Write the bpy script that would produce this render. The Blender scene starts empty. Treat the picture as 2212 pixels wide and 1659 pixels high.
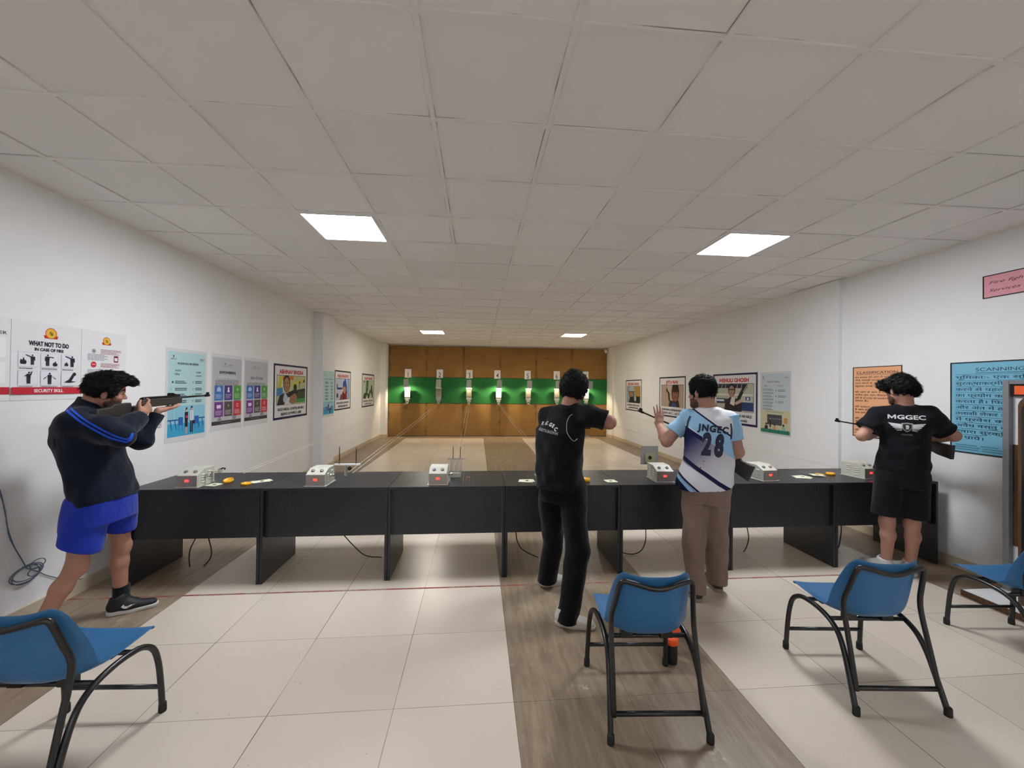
import bpy, bmesh, math, random
import numpy as np
from mathutils import Vector, Matrix
from mathutils.bvhtree import BVHTree

# ------------------------------------------------------------ camera
F_PX, YAW, PIT, ROL = 865.08, .0855, .0088, .0108
CAM = Vector((.2438, -1.4744, 1.6274))
_cy, _sy, _cp, _sp = math.cos(YAW), math.sin(YAW), math.cos(PIT), math.sin(PIT)
FWD = Vector((_sy*_cp, _cy*_cp, _sp)); _r0 = Vector((_cy, -_sy, 0)); _u0 = _r0.cross(FWD)
RGT = _r0*math.cos(ROL)+_u0*math.sin(ROL); UPV = -_r0*math.sin(ROL)+_u0*math.cos(ROL)
scene = bpy.context.scene
cd = bpy.data.cameras.new('camera'); cam = bpy.data.objects.new('camera', cd)
scene.collection.objects.link(cam)
m = Matrix((RGT, UPV, -FWD)).transposed().to_4x4(); m.translation = CAM
cam.matrix_world = m
cd.sensor_width = 36; cd.lens = 36*F_PX/2212; cd.clip_start = .05; cd.clip_end = 60
scene.camera = cam

def at(px, py, Y):
    """point of the room at depth Y that the photograph shows at pixel px, py"""
    d = FWD+RGT*((px-1106)/F_PX)-UPV*((py-829.5)/F_PX)
    return CAM+d*((Y-CAM.y)/d.y)
def onz(px, py, z):
    d = FWD+RGT*((px-1106)/F_PX)-UPV*((py-829.5)/F_PX)
    return CAM+d*((z-CAM.z)/d.z)
def onx(px, py, x):
    d = FWD+RGT*((px-1106)/F_PX)-UPV*((py-829.5)/F_PX)
    return CAM+d*((x-CAM.x)/d.x)

# ------------------------------------------------------------ world, exposure
w = bpy.data.worlds.new('world'); scene.world = w; w.use_nodes = True
w.node_tree.nodes['Background'].inputs[0].default_value = (.8, .88, 1, 1)
w.node_tree.nodes['Background'].inputs[1].default_value = .25
vs = scene.view_settings
vs.view_transform = 'Standard'; vs.look = 'None'; vs.gamma = 1; vs.use_curve_mapping = False
vs.exposure = 0.72
LED = 40.0            # strength of the ceiling panels
LED_FAR = 26.0
# ------------------------------------------------------------ helpers
COL = scene.collection
PI = math.pi
def lin(c):
    if isinstance(c, str): c = tuple(int(c[i:i+2], 16) for i in (0, 2, 4))
    return tuple(((v/255)/12.92 if v/255 <= .04045 else ((v/255+.055)/1.055)**2.4) for v in c)+(1,)
_M = {}
def mat(name, c='808080', rough=.6, metal=0, emit=0, spec=.5, bump=0, bscale=200, coat=0, var=0, vscale=5, alpha=None, trans=0):
    if name in _M: return _M[name]
    m = bpy.data.materials.new(name); m.use_nodes = True; _M[name] = m
    nt = m.node_tree; b = nt.nodes['Principled BSDF']
    b.inputs['Base Color'].default_value = lin(c); b.inputs['Roughness'].default_value = rough
    b.inputs['Metallic'].default_value = metal; b.inputs['Specular IOR Level'].default_value = spec
    b.inputs['Coat Weight'].default_value = coat
    if trans: b.inputs['Transmission Weight'].default_value = trans
    if emit:
        b.inputs['Emission Color'].default_value = lin(c); b.inputs['Emission Strength'].default_value = emit
    tc = nt.nodes.new('ShaderNodeTexCoord')
    if bump:
        n = nt.nodes.new('ShaderNodeTexNoise'); n.inputs['Scale'].default_value = bscale
        n.inputs['Detail'].default_value = 3
        nt.links.new(tc.outputs['Object'], n.inputs['Vector'])
        bp = nt.nodes.new('ShaderNodeBump'); bp.inputs['Strength'].default_value = bump; bp.inputs['Distance'].default_value = .01
        nt.links.new(n.outputs['Fac'], bp.inputs['Height']); nt.links.new(bp.outputs['Normal'], b.inputs['Normal'])
    if var:
        n = nt.nodes.new('ShaderNodeTexNoise'); n.inputs['Scale'].default_value = vscale; n.inputs['Detail'].default_value = 4
        nt.links.new(tc.outputs['Object'], n.inputs['Vector'])
        mx = nt.nodes.new('ShaderNodeMix'); mx.data_type = 'RGBA'
        l = lin(c); mx.inputs[6].default_value = tuple(v*(1-var) for v in l[:3])+(1,)
        mx.inputs[7].default_value = tuple(min(1, v*(1+var)) for v in l[:3])+(1,)
        nt.links.new(n.outputs['Fac'], mx.inputs[0]); nt.links.new(mx.outputs[2], b.inputs['Base Color'])
    return m
def ink(c): return mat('print_'+c, c, rough=.55, spec=.3)

class NT:
    """tiny node-graph writer"""
    def __init__(s, m): s.t = m.node_tree; s.b = s.t.nodes['Principled BSDF']
    def n(s, k, **kw):
        n = s.t.nodes.new('ShaderNode'+k)
        for a, v in kw.items(): setattr(n, a, v)
        return n
    def put(s, sock, v):
        if hasattr(v, 'is_output') or isinstance(v, bpy.types.NodeSocket): s.t.links.new(v, sock)
        else: sock.default_value = v
    def m(s, op, a, b=0, c=0):
        n = s.n('Math', operation=op); s.put(n.inputs[0], a); s.put(n.inputs[1], b)
        if op in ('MULTIPLY_ADD', 'COMPARE', 'SMOOTH_MIN'): s.put(n.inputs[2], c)
        return n.outputs[0]
    def mix(s, f, a, b, mode='MIX'):
        n = s.n('Mix', data_type='RGBA', blend_type=mode); s.put(n.inputs[0], f); s.put(n.inputs[6], a); s.put(n.inputs[7], b)
        return n.outputs[2]
    def noise(s, vec, scale, detail=3, out='Fac', rough=.5):
        n = s.n('TexNoise'); s.put(n.inputs['Vector'], vec); n.inputs['Scale'].default_value = scale
        n.inputs['Detail'].default_value = detail; n.inputs['Roughness'].default_value = rough; return n.outputs[out]
    def pos(s): return s.n('NewGeometry').outputs['Position']
    def obj(s): return s.n('TexCoord').outputs['Object']
    def sep(s, v):
        n = s.n('SeparateXYZ'); s.put(n.inputs[0], v); return n.outputs
    def comb(s, x, y, z):
        n = s.n('CombineXYZ'); s.put(n.inputs[0], x); s.put(n.inputs[1], y); s.put(n.inputs[2], z); return n.outputs[0]
    def ramp(s, f, a, b, inv=False):
        n = s.n('MapRange'); s.put(n.inputs[0], f); n.inputs[1].default_value = a; n.inputs[2].default_value = b
        n.inputs[3].default_value = 1 if inv else 0; n.inputs[4].default_value = 0 if inv else 1; return n.outputs[0]
    def bump(s, h, st=.3, d=.01):
        n = s.n('Bump'); n.inputs['Strength'].default_value = st; n.inputs['Distance'].default_value = d
        s.put(n.inputs['Height'], h); s.t.links.new(n.outputs[0], s.b.inputs['Normal'])

class MB:
    """collects shapes into one mesh"""
    def __init__(s): s.v = []; s.f = []; s.mi = []; s.mats = []; s.sm = []
    def slot(s, m):
        if m not in s.mats: s.mats.append(m)
        return s.mats.index(m)
    def add(s, vs, fs, m, smooth=False):
        o = len(s.v); s.v += [tuple(v) for v in vs]; k = s.slot(m)
        for f in fs: s.f.append(tuple(o+i for i in f)); s.mi.append(k); s.sm.append(smooth)
        return s
    def box(s, lo, hi, m, mx=None):
        x0, y0, z0 = lo; x1, y1, z1 = hi
        v = [Vector(p) for p in ((x0,y0,z0),(x1,y0,z0),(x1,y1,z0),(x0,y1,z0),(x0,y0,z1),(x1,y0,z1),(x1,y1,z1),(x0,y1,z1))]
        if mx: v = [mx@p for p in v]
        return s.add(v, [(0,3,2,1),(4,5,6,7),(0,1,5,4),(1,2,6,5),(2,3,7,6),(3,0,4,7)], m)
    def tube(s, pts, r, m, seg=10, cap=True):
        pts = [Vector(p) for p in pts]; n = len(pts); rs = r if isinstance(r, (list, tuple)) else [r]*n
        t0 = (pts[1]-pts[0]).normalized(); a = Vector((0,0,1)) if abs(t0.z) < .9 else Vector((1,0,0))
        nrm = t0.cross(a).normalized(); vs = []; fs = []
        for i, p in enumerate(pts):
            t = (pts[min(i+1,n-1)]-pts[max(i-1,0)]).normalized()
            nrm = (nrm-t*nrm.dot(t)).normalized(); b = t.cross(nrm)
            for k in range(seg):
                an = 2*PI*k/seg; vs.append(p+(nrm*math.cos(an)+b*math.sin(an))*rs[i])
        for i in range(n-1):
            for k in range(seg):
                fs.append((i*seg+k, i*seg+(k+1)%seg, (i+1)*seg+(k+1)%seg, (i+1)*seg+k))
        if cap: fs.append(tuple(range(seg))[::-1]); fs.append(tuple((n-1)*seg+k for k in range(seg)))
        return s.add(vs, fs, m, True)
    def lathe(s, prof, m, seg=24, mx=None, smooth=True):
        vs = []; fs = []; n = len(prof)
        for r, z in prof:
            for k in range(seg):
                an = 2*PI*k/seg; p = Vector((r*math.cos(an), r*math.sin(an), z)); vs.append(mx@p if mx else p)
        for i in range(n-1):
            for k in range(seg): fs.append((i*seg+k, i*seg+(k+1)%seg, (i+1)*seg+(k+1)%seg, (i+1)*seg+k))
        fs.append(tuple(range(seg))[::-1]); fs.append(tuple((n-1)*seg+k for k in range(seg)))
        return s.add(vs, fs, m, smooth)
    def prism(s, poly, h0, h1, m, fn):
        """poly in 2D extruded between h0 and h1; fn(u, v, h) -> point"""
        n = len(poly); vs = [fn(u, v, h0) for u, v in poly]+[fn(u, v, h1) for u, v in poly]
        fs = [tuple(range(n))[::-1], tuple(range(n, 2*n))]+[(i, (i+1)%n, n+(i+1)%n, n+i) for i in range(n)]
        return s.add(vs, fs, m)
    def build(s, name, parent=None, bevel=0, sub=0, seg=2):
        me = bpy.data.meshes.new(name); me.from_pydata([tuple(v) for v in s.v], [], s.f)
        for m in s.mats: me.materials.append(m)
        me.polygons.foreach_set('material_index', s.mi); me.polygons.foreach_set('use_smooth', s.sm); me.update()
        o = bpy.data.objects.new(name, me); COL.objects.link(o)
        if parent is not None:
            o.parent = parent; o.matrix_parent_inverse = parent.matrix_basis.inverted()
        if bevel:
            b = o.modifiers.new('bevel', 'BEVEL'); b.width = bevel; b.segments = seg; b.limit_method = 'ANGLE'; b.angle_limit = .6
        if sub:
            b = o.modifiers.new('sub', 'SUBSURF'); b.levels = sub; b.render_levels = sub
        return o
def tag(o, label, cat, group=None, kind=None):
    if label: o['label'] = label
    if cat: o['category'] = cat
    if group: o['group'] = group
    if kind: o['kind'] = kind
    return o
def thing(name, label, cat, loc=(0,0,0), rz=0, group=None):
    o = bpy.data.objects.new(name, None); COL.objects.link(o); o.location = loc; o.rotation_euler = (0,0,rz)
    o.empty_display_size = .05
    return tag(o, label, cat, group)
def child(o, parent): 
    o.parent = parent; return o
def struct(o): o['kind'] = 'structure'; return o
def copy_tree(o, parent=None):
    c = o.copy(); COL.objects.link(c)
    if parent is not None: c.parent = parent
    for ch in list(o.children): copy_tree(ch, c)
    return c
# text as mesh data ---------------------------------------------------
_tc = bpy.data.curves.new('lettering', 'FONT'); _to = bpy.data.objects.new('lettering', _tc); COL.objects.link(_to)
_tcache = {}
def text2d(body, bold=0.0, shear=0, spacing=1.0):
    """returns verts (x, y) and faces; letters that an outline offset would break stay unoffset"""
    if bold > .004 and 'M' in body:
        x = 0; V_ = []; F_ = []; n0 = 0
        parts = []; cur = ''
        for ch in body:
            if ch == 'M':
                if cur: parts.append((cur, bold))
                parts.append(('M', 0)); cur = ''
            else: cur += ch
        if cur: parts.append((cur, bold))
        for t_, b_ in parts:
            x += .30*(len(t_)-len(t_.lstrip(' '))); core = t_.strip(' ')
            if core:
                if core == 'M':
                    t0, W_, h_ = .10+bold*2.2, .80, .73; k_ = 1
                    vs = np.array([(0,0),(0,h_),(t0,h_),(W_/2,.45*h_),(W_-t0,h_),(W_,h_),(W_,0),(W_-t0,0),(W_-t0,.60*h_),(W_/2,.02*h_),(t0,.60*h_),(t0,0)]); vs[:, 0] += shear*vs[:, 1]
                    fs = [(0,1,2,10,11),(2,3,9,10),(3,4,8,9),(4,5,6,7,8)]
                else: vs, fs = _text2d(core, b_, shear, spacing); k_ = 1
                V_.append(vs*np.array([[k_, 1]])+np.array([[x, 0]])); F_ += [tuple(i+n0 for i in f) for f in fs]; n0 += len(vs); x += vs[:, 0].max()*k_+.09
                x += .30*(len(t_)-len(t_.rstrip(' ')))
        return np.concatenate(V_), F_
    return _text2d(body, bold, shear, spacing)
def _text2d(body, bold=0.0, shear=0, spacing=1.0):
    key = (body, bold, shear, spacing)
    if key in _tcache: return _tcache[key]
    _tc.body = body; _tc.size = 1; _tc.offset = bold; _tc.shear = shear; _tc.space_character = spacing
    _tc.resolution_u = 3; _tc.align_x = 'LEFT'; _tc.fill_mode = 'FRONT'; _tc.dimensions = '2D'
    _to.data.update_tag(); bpy.context.view_layer.update()
    dg = bpy.context.evaluated_depsgraph_get(); e = _to.evaluated_get(dg); me = e.to_mesh()
    vs = np.array([(v.co.x, v.co.y) for v in me.vertices]) if len(me.vertices) else np.zeros((1, 2))
    fs = [tuple(p.vertices) for p in me.polygons]; e.to_mesh_clear()
    vs = vs.copy(); vs[:, 0] -= vs[:, 0].min()
    _tcache[key] = (vs, fs); return vs, fs

# signed distance modelling for people --------------------------------
class Field:
    def __init__(s, lo, hi, h=.006):
        s.lo = np.array(lo, float); s.h = h; s.n = np.ceil((np.array(hi)-s.lo)/h).astype(int)+1
        s.ax = [ (s.lo[i]+h*np.arange(s.n[i])).astype(np.float32) for i in range(3)]
        s.F = np.full(s.n, .3, np.float32)
    def block(s, lo, hi, pad):
        a = np.clip(np.floor((np.array(lo)-pad-s.lo)/s.h).astype(int), 0, s.n); b = np.clip(np.ceil((np.array(hi)+pad-s.lo)/s.h).astype(int)+1, 0, s.n)
        return tuple(slice(a[i], b[i]) for i in range(3))
    def xyz(s, sl): return s.ax[0][sl[0]][:, None, None], s.ax[1][sl[1]][None, :, None], s.ax[2][sl[2]][None, None, :]
    def put(s, sl, d, k=.02, op='u'):
        if any(x.stop <= x.start for x in sl): return
        A = s.F[sl]
        if op == 'u':
            if k > 0:
                h = np.maximum(k-np.abs(A-d), 0)/k; r = np.minimum(A, d)-h*h*k*.25
            else: r = np.minimum(A, d)
        elif op == 's': r = np.maximum(A, -d)
        else: r = np.maximum(A, d)
        s.F[sl] = r
    def cone(s, a, b, ra, rb, k=.02, flat=None, clip=None, op='u', disp=None):
        a = np.array(a, float); b = np.array(b, float); R = max(ra, rb)
        sl = s.block(np.minimum(a, b)-R, np.maximum(a, b)+R, k+.02); X, Y, Z = s.xyz(sl)
        ab = b-a; L = ab@ab+1e-9
        t = np.clip(((X-a[0])*ab[0]+(Y-a[1])*ab[1]+(Z-a[2])*ab[2])/L, 0, 1)
        qx = X-a[0]-t*ab[0]; qy = Y-a[1]-t*ab[1]; qz = Z-a[2]-t*ab[2]; r = ra+(rb-ra)*t
        if flat is not None:
            n, f = np.array(flat[0], float), flat[1]; n = n/np.linalg.norm(n); dn = (qx*n[0]+qy*n[1]+qz*n[2])*(1/f-1)
            qx = qx+dn*n[0]; qy = qy+dn*n[1]; qz = qz+dn*n[2]
        d = np.sqrt(qx*qx+qy*qy+qz*qz)-r
        if flat is not None: d = d*min(1, flat[1]+.25)
        if disp is not None: d = d+disp(X, Y, Z)
        if clip is not None:
            for p, n in clip:
                p = np.array(p, float); n = np.array(n, float); n = n/np.linalg.norm(n)
                d = np.maximum(d, (X-p[0])*n[0]+(Y-p[1])*n[1]+(Z-p[2])*n[2])
        s.put(sl, d.astype(np.float32), k, op)
    def chain(s, pts, rs, k=.015, **kw):
        for i in range(len(pts)-1): s.cone(pts[i], pts[i+1], rs[i], rs[i+1], k, **kw)
    def ell(s, c, rad, fr=None, k=.02, op='u', disp=None, clip=None):
        c = np.array(c, float); rad = np.array(rad, float); R = rad.max()
        sl = s.block(c-R, c+R, k+.02); X, Y, Z = s.xyz(sl); x, y, z = X-c[0], Y-c[1], Z-c[2]
        if fr is not None:
            a, b, cc = [np.array(v, float) for v in fr]
            u = x*a[0]+y*a[1]+z*a[2]; v = x*b[0]+y*b[1]+z*b[2]; w_ = x*cc[0]+y*cc[1]+z*cc[2]
        else: u, v, w_ = x, y, z
        k0 = np.sqrt((u/rad[0])**2+(v/rad[1])**2+(w_/rad[2])**2); k1 = np.sqrt((u/rad[0]**2)**2+(v/rad[1]**2)**2+(w_/rad[2]**2)**2)+1e-6
        d = k0*(k0-1)/k1
        if disp is not None: d = d+disp(X, Y, Z)
        if clip is not None:
            for p, n in clip:
                p = np.array(p, float); n = np.array(n, float); n = n/np.linalg.norm(n)
                d = np.maximum(d, (X-p[0])*n[0]+(Y-p[1])*n[1]+(Z-p[2])*n[2])
        s.put(sl, d.astype(np.float32), k, op)
    def stack(s, sec, k=.03, n=2.4, disp=None, tilt=(0, 0), ref=None):
        """sections (cx, cy, z, half width, half depth, yaw of the width axis); tilt shears the end planes"""
        sec = sorted(sec, key=lambda q: q[2]); A = np.array(sec, float)
        R = A[:, 3:5].max(); lo = (A[:, 0].min()-R, A[:, 1].min()-R, A[0, 2]-.03); hi = (A[:, 0].max()+R, A[:, 1].max()+R, A[-1, 2]+.03)
        sl = s.block(lo, hi, k+.02); X, Y, Z = s.xyz(sl); z = Z.ravel()
        zz = np.linspace(A[0, 2]-.1, A[-1, 2]+.1, 240); q = []
        for j in (0, 1, 3, 4, 5):
            v = np.interp(zz, A[:, 2], A[:, j]); ker = np.hanning(17); ker /= ker.sum()
            v = np.convolve(np.pad(v, 8, mode='edge'), ker, 'valid'); q.append(np.interp(z, zz, v)[None, None, :].astype(np.float32))
        cx, cy, hw, hd, yw = q; x, y = X-cx, Y-cy; cw, sw = np.cos(yw), np.sin(yw)
        u = np.abs(x*cw+y*sw)+1e-6; v = np.abs(-x*sw+y*cw)+1e-6
        qq = ((u/hw)**n+(v/hd)**n)**(1/n); rr = np.sqrt(u*u+v*v)
        d = rr*(1-1/np.maximum(qq, .05))
        if disp is not None: d = d+disp(X, Y, Z)
        cxm, cym = A[0, 0], A[0, 1]
        d = np.maximum(d, (A[0, 2]+tilt[0]*(X-cxm)+tilt[1]*(Y-cym))-Z); d = np.maximum(d, Z-A[-1, 2])
        s.put(sl, d.astype(np.float32), k)
    def cut(s, p, n):
        X, Y, Z = s.ax[0][:, None, None], s.ax[1][None, :, None], s.ax[2][None, None, :]
        n = np.array(n, float); n /= np.linalg.norm(n)
        s.F = np.maximum(s.F, ((X-p[0])*n[0]+(Y-p[1])*n[1]+(Z-p[2])*n[2]).astype(np.float32))
    def mesh(s, name, material, parent=None, smooth=2):
        F = s.F; F[0] = F[-1] = .3; F[:, 0] = F[:, -1] = .3; F[:, :, 0] = F[:, :, -1] = .3
        S = F < 0; nx, ny, nz = F.shape
        c = np.zeros((nx-1, ny-1, nz-1), np.uint8)
        for i in (0, 1):
            for j in (0, 1):
                for k in (0, 1): c += S[i:nx-1+i, j:ny-1+j, k:nz-1+k]
        act = (c > 0) & (c < 8); I = np.argwhere(act); idx = np.full(act.shape, -1, np.int64); idx[act] = np.arange(len(I))
        cor = [(i, j, k) for i in (0, 1) for j in (0, 1) for k in (0, 1)]
        V = np.stack([F[I[:, 0]+a, I[:, 1]+b, I[:, 2]+c_] for a, b, c_ in cor], 1).astype(np.float64)
        acc = np.zeros((len(I), 3)); cnt = np.zeros(len(I)); P = np.array(cor, float)
        for e0 in range(8):
            for e1 in range(e0+1, 8):
                if np.abs(P[e0]-P[e1]).sum() != 1: continue
                f0, f1 = V[:, e0], V[:, e1]; mk = (f0 < 0) != (f1 < 0)
                t = f0/(f0-f1+1e-12*(f0 == f1)); acc[mk] += (P[e0]+t[:, None]*(P[e1]-P[e0]))[mk]; cnt[mk] += 1
        vert = s.lo+s.h*(I+acc/cnt[:, None]); Q = []
        def quads(axis):
            a = [slice(None)]*3; b = [slice(None)]*3; a[axis] = slice(0, -1); b[axis] = slice(1, None)
            s0, s1 = S[tuple(a)], S[tuple(b)]; E = np.argwhere(s0 != s1); o = [x for x in range(3) if x != axis]
            E = E[(E[:, o[0]] > 0) & (E[:, o[1]] > 0) & (E[:, o[0]] < F.shape[o[0]]-1) & (E[:, o[1]] < F.shape[o[1]]-1)]
            fl = s0[E[:, 0], E[:, 1], E[:, 2]]; g = []
            for da, db in ((1, 1), (0, 1), (0, 0), (1, 0)):
                G = E.copy(); G[:, o[0]] -= da; G[:, o[1]] -= db; g.append(idx[G[:, 0], G[:, 1], G[:, 2]])
            q = np.stack(g, 1); flip = fl if axis != 1 else ~fl
            q[~flip] = q[~flip][:, ::-1]; return q
        Q = np.concatenate([quads(0), quads(1), quads(2)])
        Q = Q[(Q >= 0).all(1)]
        me = bpy.data.meshes.new(name)
        me.vertices.add(len(vert)); me.loops.add(4*len(Q)); me.polygons.add(len(Q))
        for _ in range(smooth):   # light laplacian smoothing
            acc = np.zeros_like(vert); cn = np.zeros(len(vert))
            for a_, b_ in ((0, 1), (1, 2), (2, 3), (3, 0)):
                for u_, v_ in ((a_, b_), (b_, a_)):
                    for ax_ in range(3): acc[:, ax_] += np.bincount(Q[:, u_], weights=vert[Q[:, v_], ax_], minlength=len(vert))
                    cn += np.bincount(Q[:, u_], minlength=len(vert))
            nv = acc/np.maximum(cn, 1)[:, None]; vert = np.where(cn[:, None] > 0, vert*.5+nv*.5, vert)
        me.vertices.foreach_set('co', vert.astype(np.float32).ravel())
        me.loops.foreach_set('vertex_index', Q.astype(np.int32).ravel())
        me.polygons.foreach_set('loop_start', (4*np.arange(len(Q))).astype(np.int32))
        me.polygons.foreach_set('loop_total', np.full(len(Q), 4, np.int32))
        me.polygons.foreach_set('use_smooth', np.ones(len(Q), bool)); me.update(calc_edges=True); me.validate()
        for mm in (material if isinstance(material, (list, tuple)) else [material]): me.materials.append(mm)
        o = bpy.data.objects.new(name, me); COL.objects.link(o)
        if parent is not None: o.parent = parent; o.matrix_parent_inverse = parent.matrix_basis.inverted()
        return o
def wrinkle(seed, amp=.004, n=7, lo=25, hi=70, squash=(1, 1, 1), ridge=False):
    rs = np.random.RandomState(seed); D = rs.randn(n, 3); D /= np.linalg.norm(D, axis=1)[:, None]
    K = D*rs.uniform(lo, hi, n)[:, None]*np.array(squash); ph = rs.uniform(0, 6.28, n)
    def f(X, Y, Z):
        a = 0
        for i in range(n):
            q = np.sin(K[i, 0]*X+K[i, 1]*Y+K[i, 2]*Z+ph[i]+.8*np.sin(K[(i+1)%n, 2]*.6*Z+K[(i+1)%n, 0]*.5*X))
            a = a+(1-2*np.abs(q) if ridge else q)
        return (amp/math.sqrt(n)*a).astype(np.float32)
    return f
# ------------------------------------------------------------ room
XL, XR, YB, YF, H = -2.82, 4.70, 11.93, -6.6, 3.0
# plaster wall
mw = mat('painted_plaster', 'ECEBEA', rough=.75, spec=.25)
g = NT(mw); p = g.pos(); n1 = g.noise(p, .9, 5, rough=.6); n2 = g.noise(p, 7, 4)
c = g.mix(g.ramp(n1, .3, .75), lin('F0F0F1'), lin('E9E8E8'))
st = g.m('MULTIPLY', g.ramp(g.noise(p, 3.2, 6, rough=.7), .60, .74), g.ramp(g.sep(p)[2], .2, 1.1, inv=True))
c = g.mix(g.m('MULTIPLY', st, .35), c, lin('BDB4AA')); g.put(g.b.inputs['Base Color'], c)
g.bump(g.noise(p, 90, 4), .25, .004)
# ceiling tile
mc = mat('ceiling_tile', 'D9D6D3', rough=.9, spec=.1)
g = NT(mc); p = g.pos(); s_ = g.sep(p)
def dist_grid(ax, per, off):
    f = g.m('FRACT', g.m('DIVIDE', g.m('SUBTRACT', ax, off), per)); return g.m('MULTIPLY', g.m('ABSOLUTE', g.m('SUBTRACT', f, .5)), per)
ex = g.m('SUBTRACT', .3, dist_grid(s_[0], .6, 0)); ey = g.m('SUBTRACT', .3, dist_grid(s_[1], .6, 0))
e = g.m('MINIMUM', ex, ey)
dk = g.m('MULTIPLY', g.ramp(e, .0135, .018, inv=True), g.ramp(g.noise(p, 2.2, 3), .50, .6))  # shadow gaps beside the T-bars, painted into the tile colour as broken dark lines
tile = g.n('TexWhiteNoise'); g.put(tile.inputs['Vector'], g.comb(g.m('FLOOR', g.m('DIVIDE', s_[0], .6)), g.m('FLOOR', g.m('DIVIDE', s_[1], .6)), 0))
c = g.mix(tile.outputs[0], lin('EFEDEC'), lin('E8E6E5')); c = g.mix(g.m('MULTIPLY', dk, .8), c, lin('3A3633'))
g.put(g.b.inputs['Base Color'], c); g.bump(g.noise(p, 260, 2), .3, .003)
mtee = mat('ceiling_tee', 'E9E7E5', rough=.5, spec=.4)
# floor
mf = mat('floor_tiles', 'CFC4B4', rough=.3, spec=.5)
g = NT(mf); p = g.pos(); s_ = g.sep(p); T, FX, FY = .6102, .4498, 1.8216
ux = g.m('DIVIDE', g.m('SUBTRACT', s_[0], FX), T); uy = g.m('DIVIDE', g.m('SUBTRACT', s_[1], FY), T)
ix, iy = g.m('FLOOR', ux), g.m('FLOOR', uy)
def edge(u): return g.m('MULTIPLY', g.m('SUBTRACT', .5, g.m('ABSOLUTE', g.m('SUBTRACT', g.m('FRACT', u), .5))), T)
ed = g.m('MINIMUM', edge(ux), g.m('ADD', edge(uy), .0006))
w1 = g.n('TexWhiteNoise'); g.put(w1.inputs['Vector'], g.comb(ix, iy, 3))
gx = g.m('ADD', g.m('GREATER_THAN', ix, -.5), g.m('LESS_THAN', ix, 1.5))
strip = g.m('GREATER_THAN', gx, 1.5)
br = g.m('MAXIMUM', strip, g.m('MAXIMUM', g.m('LESS_THAN', ix, -4.5), g.m('GREATER_THAN', ix, 5.5)))
br = g.m('MAXIMUM', br, g.m('GREATER_THAN', s_[1], 11.35))
cb = g.mix(w1.outputs[0], lin('DDD1C3'), lin('D1C5B6'))
cl = g.noise(p, 1.3, 2, rough=.4); cb = g.mix(g.m('MULTIPLY', g.ramp(cl, .2, .8), .35), cb, lin('C8BCAC'))
vs_ = g.n('Mapping'); g.put(vs_.inputs[0], p); vs_.inputs[3].default_value = (9, 1.1, 1)
gr = g.noise(vs_.outputs[0], 2.6, 7, rough=.7); gr2 = g.noise(p, 2.1, 6, rough=.7)
cw_ = g.mix(g.ramp(gr, .3, .72), lin('766453'), lin('A4917B'))
cw_ = g.mix(g.m('MULTIPLY', g.ramp(gr2, .55, .78), .65), cw_, lin('B4A48E'))
sc = g.m('MULTIPLY', g.ramp(g.noise(p, 11, 7, rough=.8), .57, .66), g.ramp(g.noise(p, 1.2, 2), .5, .6))
cw_ = g.mix(g.m('MULTIPLY', sc, .6), cw_, lin('CFC5B4'))
c = g.mix(br, cb, cw_)
gro = g.m('MULTIPLY', g.ramp(ed, .0013, .0024, inv=True), g.ramp(g.noise(p, 1.6, 3), .3, .6))
gro = g.m('ADD', g.m('MULTIPLY', gro, .75), g.m('MULTIPLY', g.ramp(ed, .001, .0022, inv=True), .22))
c = g.mix(gro, c, lin('3B332B'))
sp = g.ramp(g.noise(p, 55, 2), .735, .76); c = g.mix(g.m('MULTIPLY', sp, .6), c, lin('6A5B4C'))
g.put(g.b.inputs['Base Color'], c)
g.put(g.b.inputs['Roughness'], g.m('MULTIPLY_ADD', br, .16, .25))
mx_ = g.n('Bump'); mx_.inputs['Strength'].default_value = .12; mx_.inputs['Distance'].default_value = .002
g.put(mx_.inputs['Height'], g.noise(p, 120, 3)); g.t.links.new(mx_.outputs[0], g.b.inputs['Normal'])

def plate(name, lo, hi, m): return struct(MB().box(lo, hi, m).build(name))
plate('floor', (XL-.1, YF-.1, -.06), (XR+.1, YB+.2, 0), mf)
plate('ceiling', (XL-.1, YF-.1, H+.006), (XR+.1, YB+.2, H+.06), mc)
plate('wall_left', (XL-.12, YF-.1, 0), (XL, YB+.2, H+.006), mw)
plate('wall_right', (XR, YF-.1, 0), (XR+.12, YB+.2, H+.006), mw)
plate('wall_back', (XL, YB, 0), (XR, YB+.12, H+.006), mw)
plate('wall_front', (XL, YF-.12, 0), (XR, YF, H+.006), mw)
# T-bars of the suspended ceiling
b = MB()
k = -4
for i in range(-4, 8):
    b.box((.6*i-.012, YF, H-.003), (.6*i+.012, YB, H+.008), mtee)
for j in range(-11, 20):
    b.box((XL, .6*j-.012, H-.0035), (XR, .6*j+.012, H+.008), mtee)
b.box((XL, YF, H-.004), (XL+.022, YB, H+.008), mtee); b.box((XR-.022, YF, H-.004), (XR, YB, H+.008), mtee)
b.box((XL, YB-.022, H-.004), (XR, YB, H+.008), mtee)
struct(b.build('trim_1'))
# pilasters
plate('trim_2', (XL, 6.32, 0), (-2.66, 6.95, H), mw)
plate('trim_3', (XL, 11.5, 0), (-2.66, YB, H), mw)
plate('trim_4', (4.655, 3.08, 0), (XR, 3.8, H), mw)
plate('trim_5', (4.63, 11.3, 0), (XR, YB, H), mw)
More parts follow.
